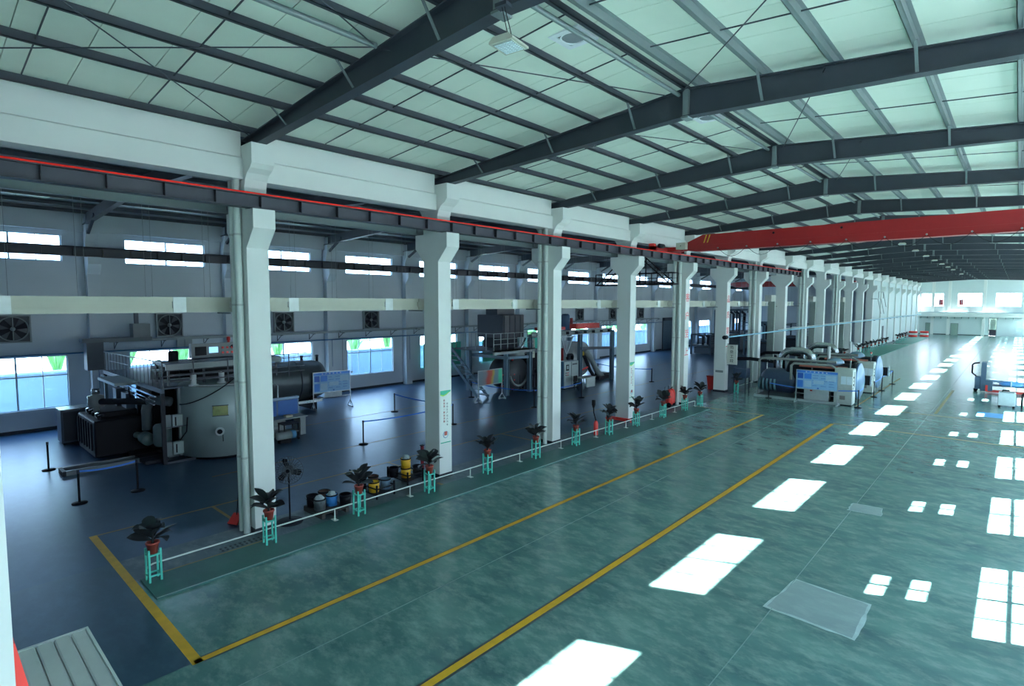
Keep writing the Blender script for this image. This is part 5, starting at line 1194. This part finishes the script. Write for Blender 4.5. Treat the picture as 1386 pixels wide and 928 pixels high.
MB().box(-.03, .03, -.37, .37, 0, .34).obj('strap', M('strap_white', (.6, .7, .75), .5), t)
t = thing('white_machine_box', 'white cabinet-like box on castors by the blue floor mat at right', 'cabinet', (13.62, 35.8, 0))
MB().bbox(-.36, .36, -.4, .4, .12, .82, .02).obj('body', M('box_white', (.58, .66, .66), .4), t)
MB().box(.36, .37, -.35, .35, .2, .78).obj('side_door', M('box_white2', (.7, .76, .74), .4), t); MB().box(-.3, .3, -.3, .3, .82, .85).obj('lid', grey, t)
MB().tube([(-.2, 0, .85), (-.2, 0, .92), (.1, 0, .94)], .04, 8).obj('spout', black, t)
for a in (-.3, .3):
    for b in (-.3, .3): MB().lathe([(0, -.03), (.06, -.03), (.06, .03), (0, .03)], (a, b, .06), axis='Y', n=10).obj('castor', black, t)
t = thing('steel_table_frame', 'black bent tube frame at the right picture edge beside the white box', 'frame', (14.6, 35.9, 0))
MB().tube([(-.35, -.3, .0), (-.35, -.3, .7), (-.25, -.3, .82), (1.0, -.3, .82)], .04, 8).tube([(-.35, .4, .0), (-.35, .4, .7), (-.25, .4, .82), (1.0, .4, .82)], .04, 8).obj('tube_frame', black, t)
MB().box(-.2, 1.0, -.35, .45, .84, .88).obj('top', M('table_steel', (.5, .56, .58), .4), t)

# ------------------------------------------------------------ foreground: ribbed canopy, white pier, red board
t = thing('ribbed_canopy', 'grey-white ribbed canopy roof in the lower left foreground', 'canopy', (7.68, -6.3, 2.8))
cw = M('canopy_grey', (.48, .51, .50), .5, var=.08)
for k in range(14): MB().prism([(.0+k*.0, 0)] if 0 else [(0, 0), (0, .05), (.0, .05)], 0, 1) if 0 else None
for k in range(13):
    y0 = .02+k*.12
    MB().prism([(y0, -.05), (y0+.112, -.05), (y0+.112, -.002), (y0+.10, .008), (y0+.012, .008), (y0, -.002)], 0, 4.3, 'X').obj('roof_rib', cw, t)
MB().box(-.02, 4.3, 1.57, 1.59, -.14, .015).box(-.03, 0, 0.0, 1.59, -.14, .015).obj('edge_trim', M('canopy_trim', (.6, .66, .64), .5), t)
for x in (.1, 4.2): MB().box(x-.04, x+.04, 1.45, 1.53, -2.8, -.05).obj('post', lsteel, t)
MB().box(0, 4.3, 0, 1.57, -.12, -.05).obj('underside', grey, t)
pr = MB().box(12.5, 12.68, -6.3, -5.64, 0, 9.2).obj('wall_pier', white, wn)
t = thing('red_board', 'red board edge beside the white pier in the lower left corner', 'board', (12.44, -6.2, 0))
MB().add([(0,.5,3.9),(0,.79,3.9),(0,.58,5.15),(0,.5,5.15),(.03,.5,3.9),(.03,.79,3.9),(.03,.58,5.15),(.03,.5,5.15)], [(0,1,2,3),(7,6,5,4),(0,4,5,1),(1,5,6,2),(2,6,7,3),(3,7,4,0)]).obj('face', redb, t)
MB().box(0, .03, .58, .63, 0, 3.9).obj('support', steel, t)

# ------------------------------------------------------------ pieces that belong to a part go one level deeper
DEEP = {'clamp_handle': 'clamp_block', 'port_bore': 'port_flange', 'port_lever': 'port_flange', 'glass_frame': 'viewing_glass', 'duct_flange': 'silver_duct', 'rim': 'body', 'hoop': 'body', 'handle': 'body',
 'hopper_rib': 'hopper', 'printed_block': 'panel', 'text_line': 'panel', 'title_character': 'panel', 'drawer': 'pedestal', 'display': 'panel', 'display_dark': 'panel', 'button': 'panel', 'led_module': 'lens_tray',
 'paper_sheet': 'body', 'vent_grille': 'body', 'label_strip': 'door', 'meter': 'door', 'warning_label': 'lower_cabinet', 'warning_triangle': 'lower_cabinet', 'beam_stiffener': 'top_beam', 'block_rib': 'pump_block', 'valve': 'pump_block_top',
 'yellow_stripe': 'main_girder', 'girder_rib': 'main_girder', 'girder_plug': 'main_girder', 'buffer_block': 'end_carriage', 'box_latch': 'control_box', 'sign_character': 'vertical_sign', 'motor_cover': 'door_motor', 'joint_cover': 'duct_body',
 'filter_cap': 'oil_filter', 'hoist_lattice': 'red_hoist_beam', 'emblem_mark': 'round_emblem', 'handle_plate': 'door'}
for o in list(C.objects):
    if o.parent and o.parent.parent is None:
        nb = o.name.split('.')[0]
        if nb in DEEP:
            sib = [s for s in o.parent.children if s.name.split('.')[0] == DEEP[nb]]
            if sib:
                lc = o.matrix_local.copy(); s = sib[0]
                if nb == 'clamp_handle': s = sib[min(len(sib)-1, [x for x in o.parent.children if x.name.split('.')[0] == nb].index(o)*2)] if len(sib) > 2 else sib[0]
                if s.matrix_local == Matrix.Identity(4): o.parent = s
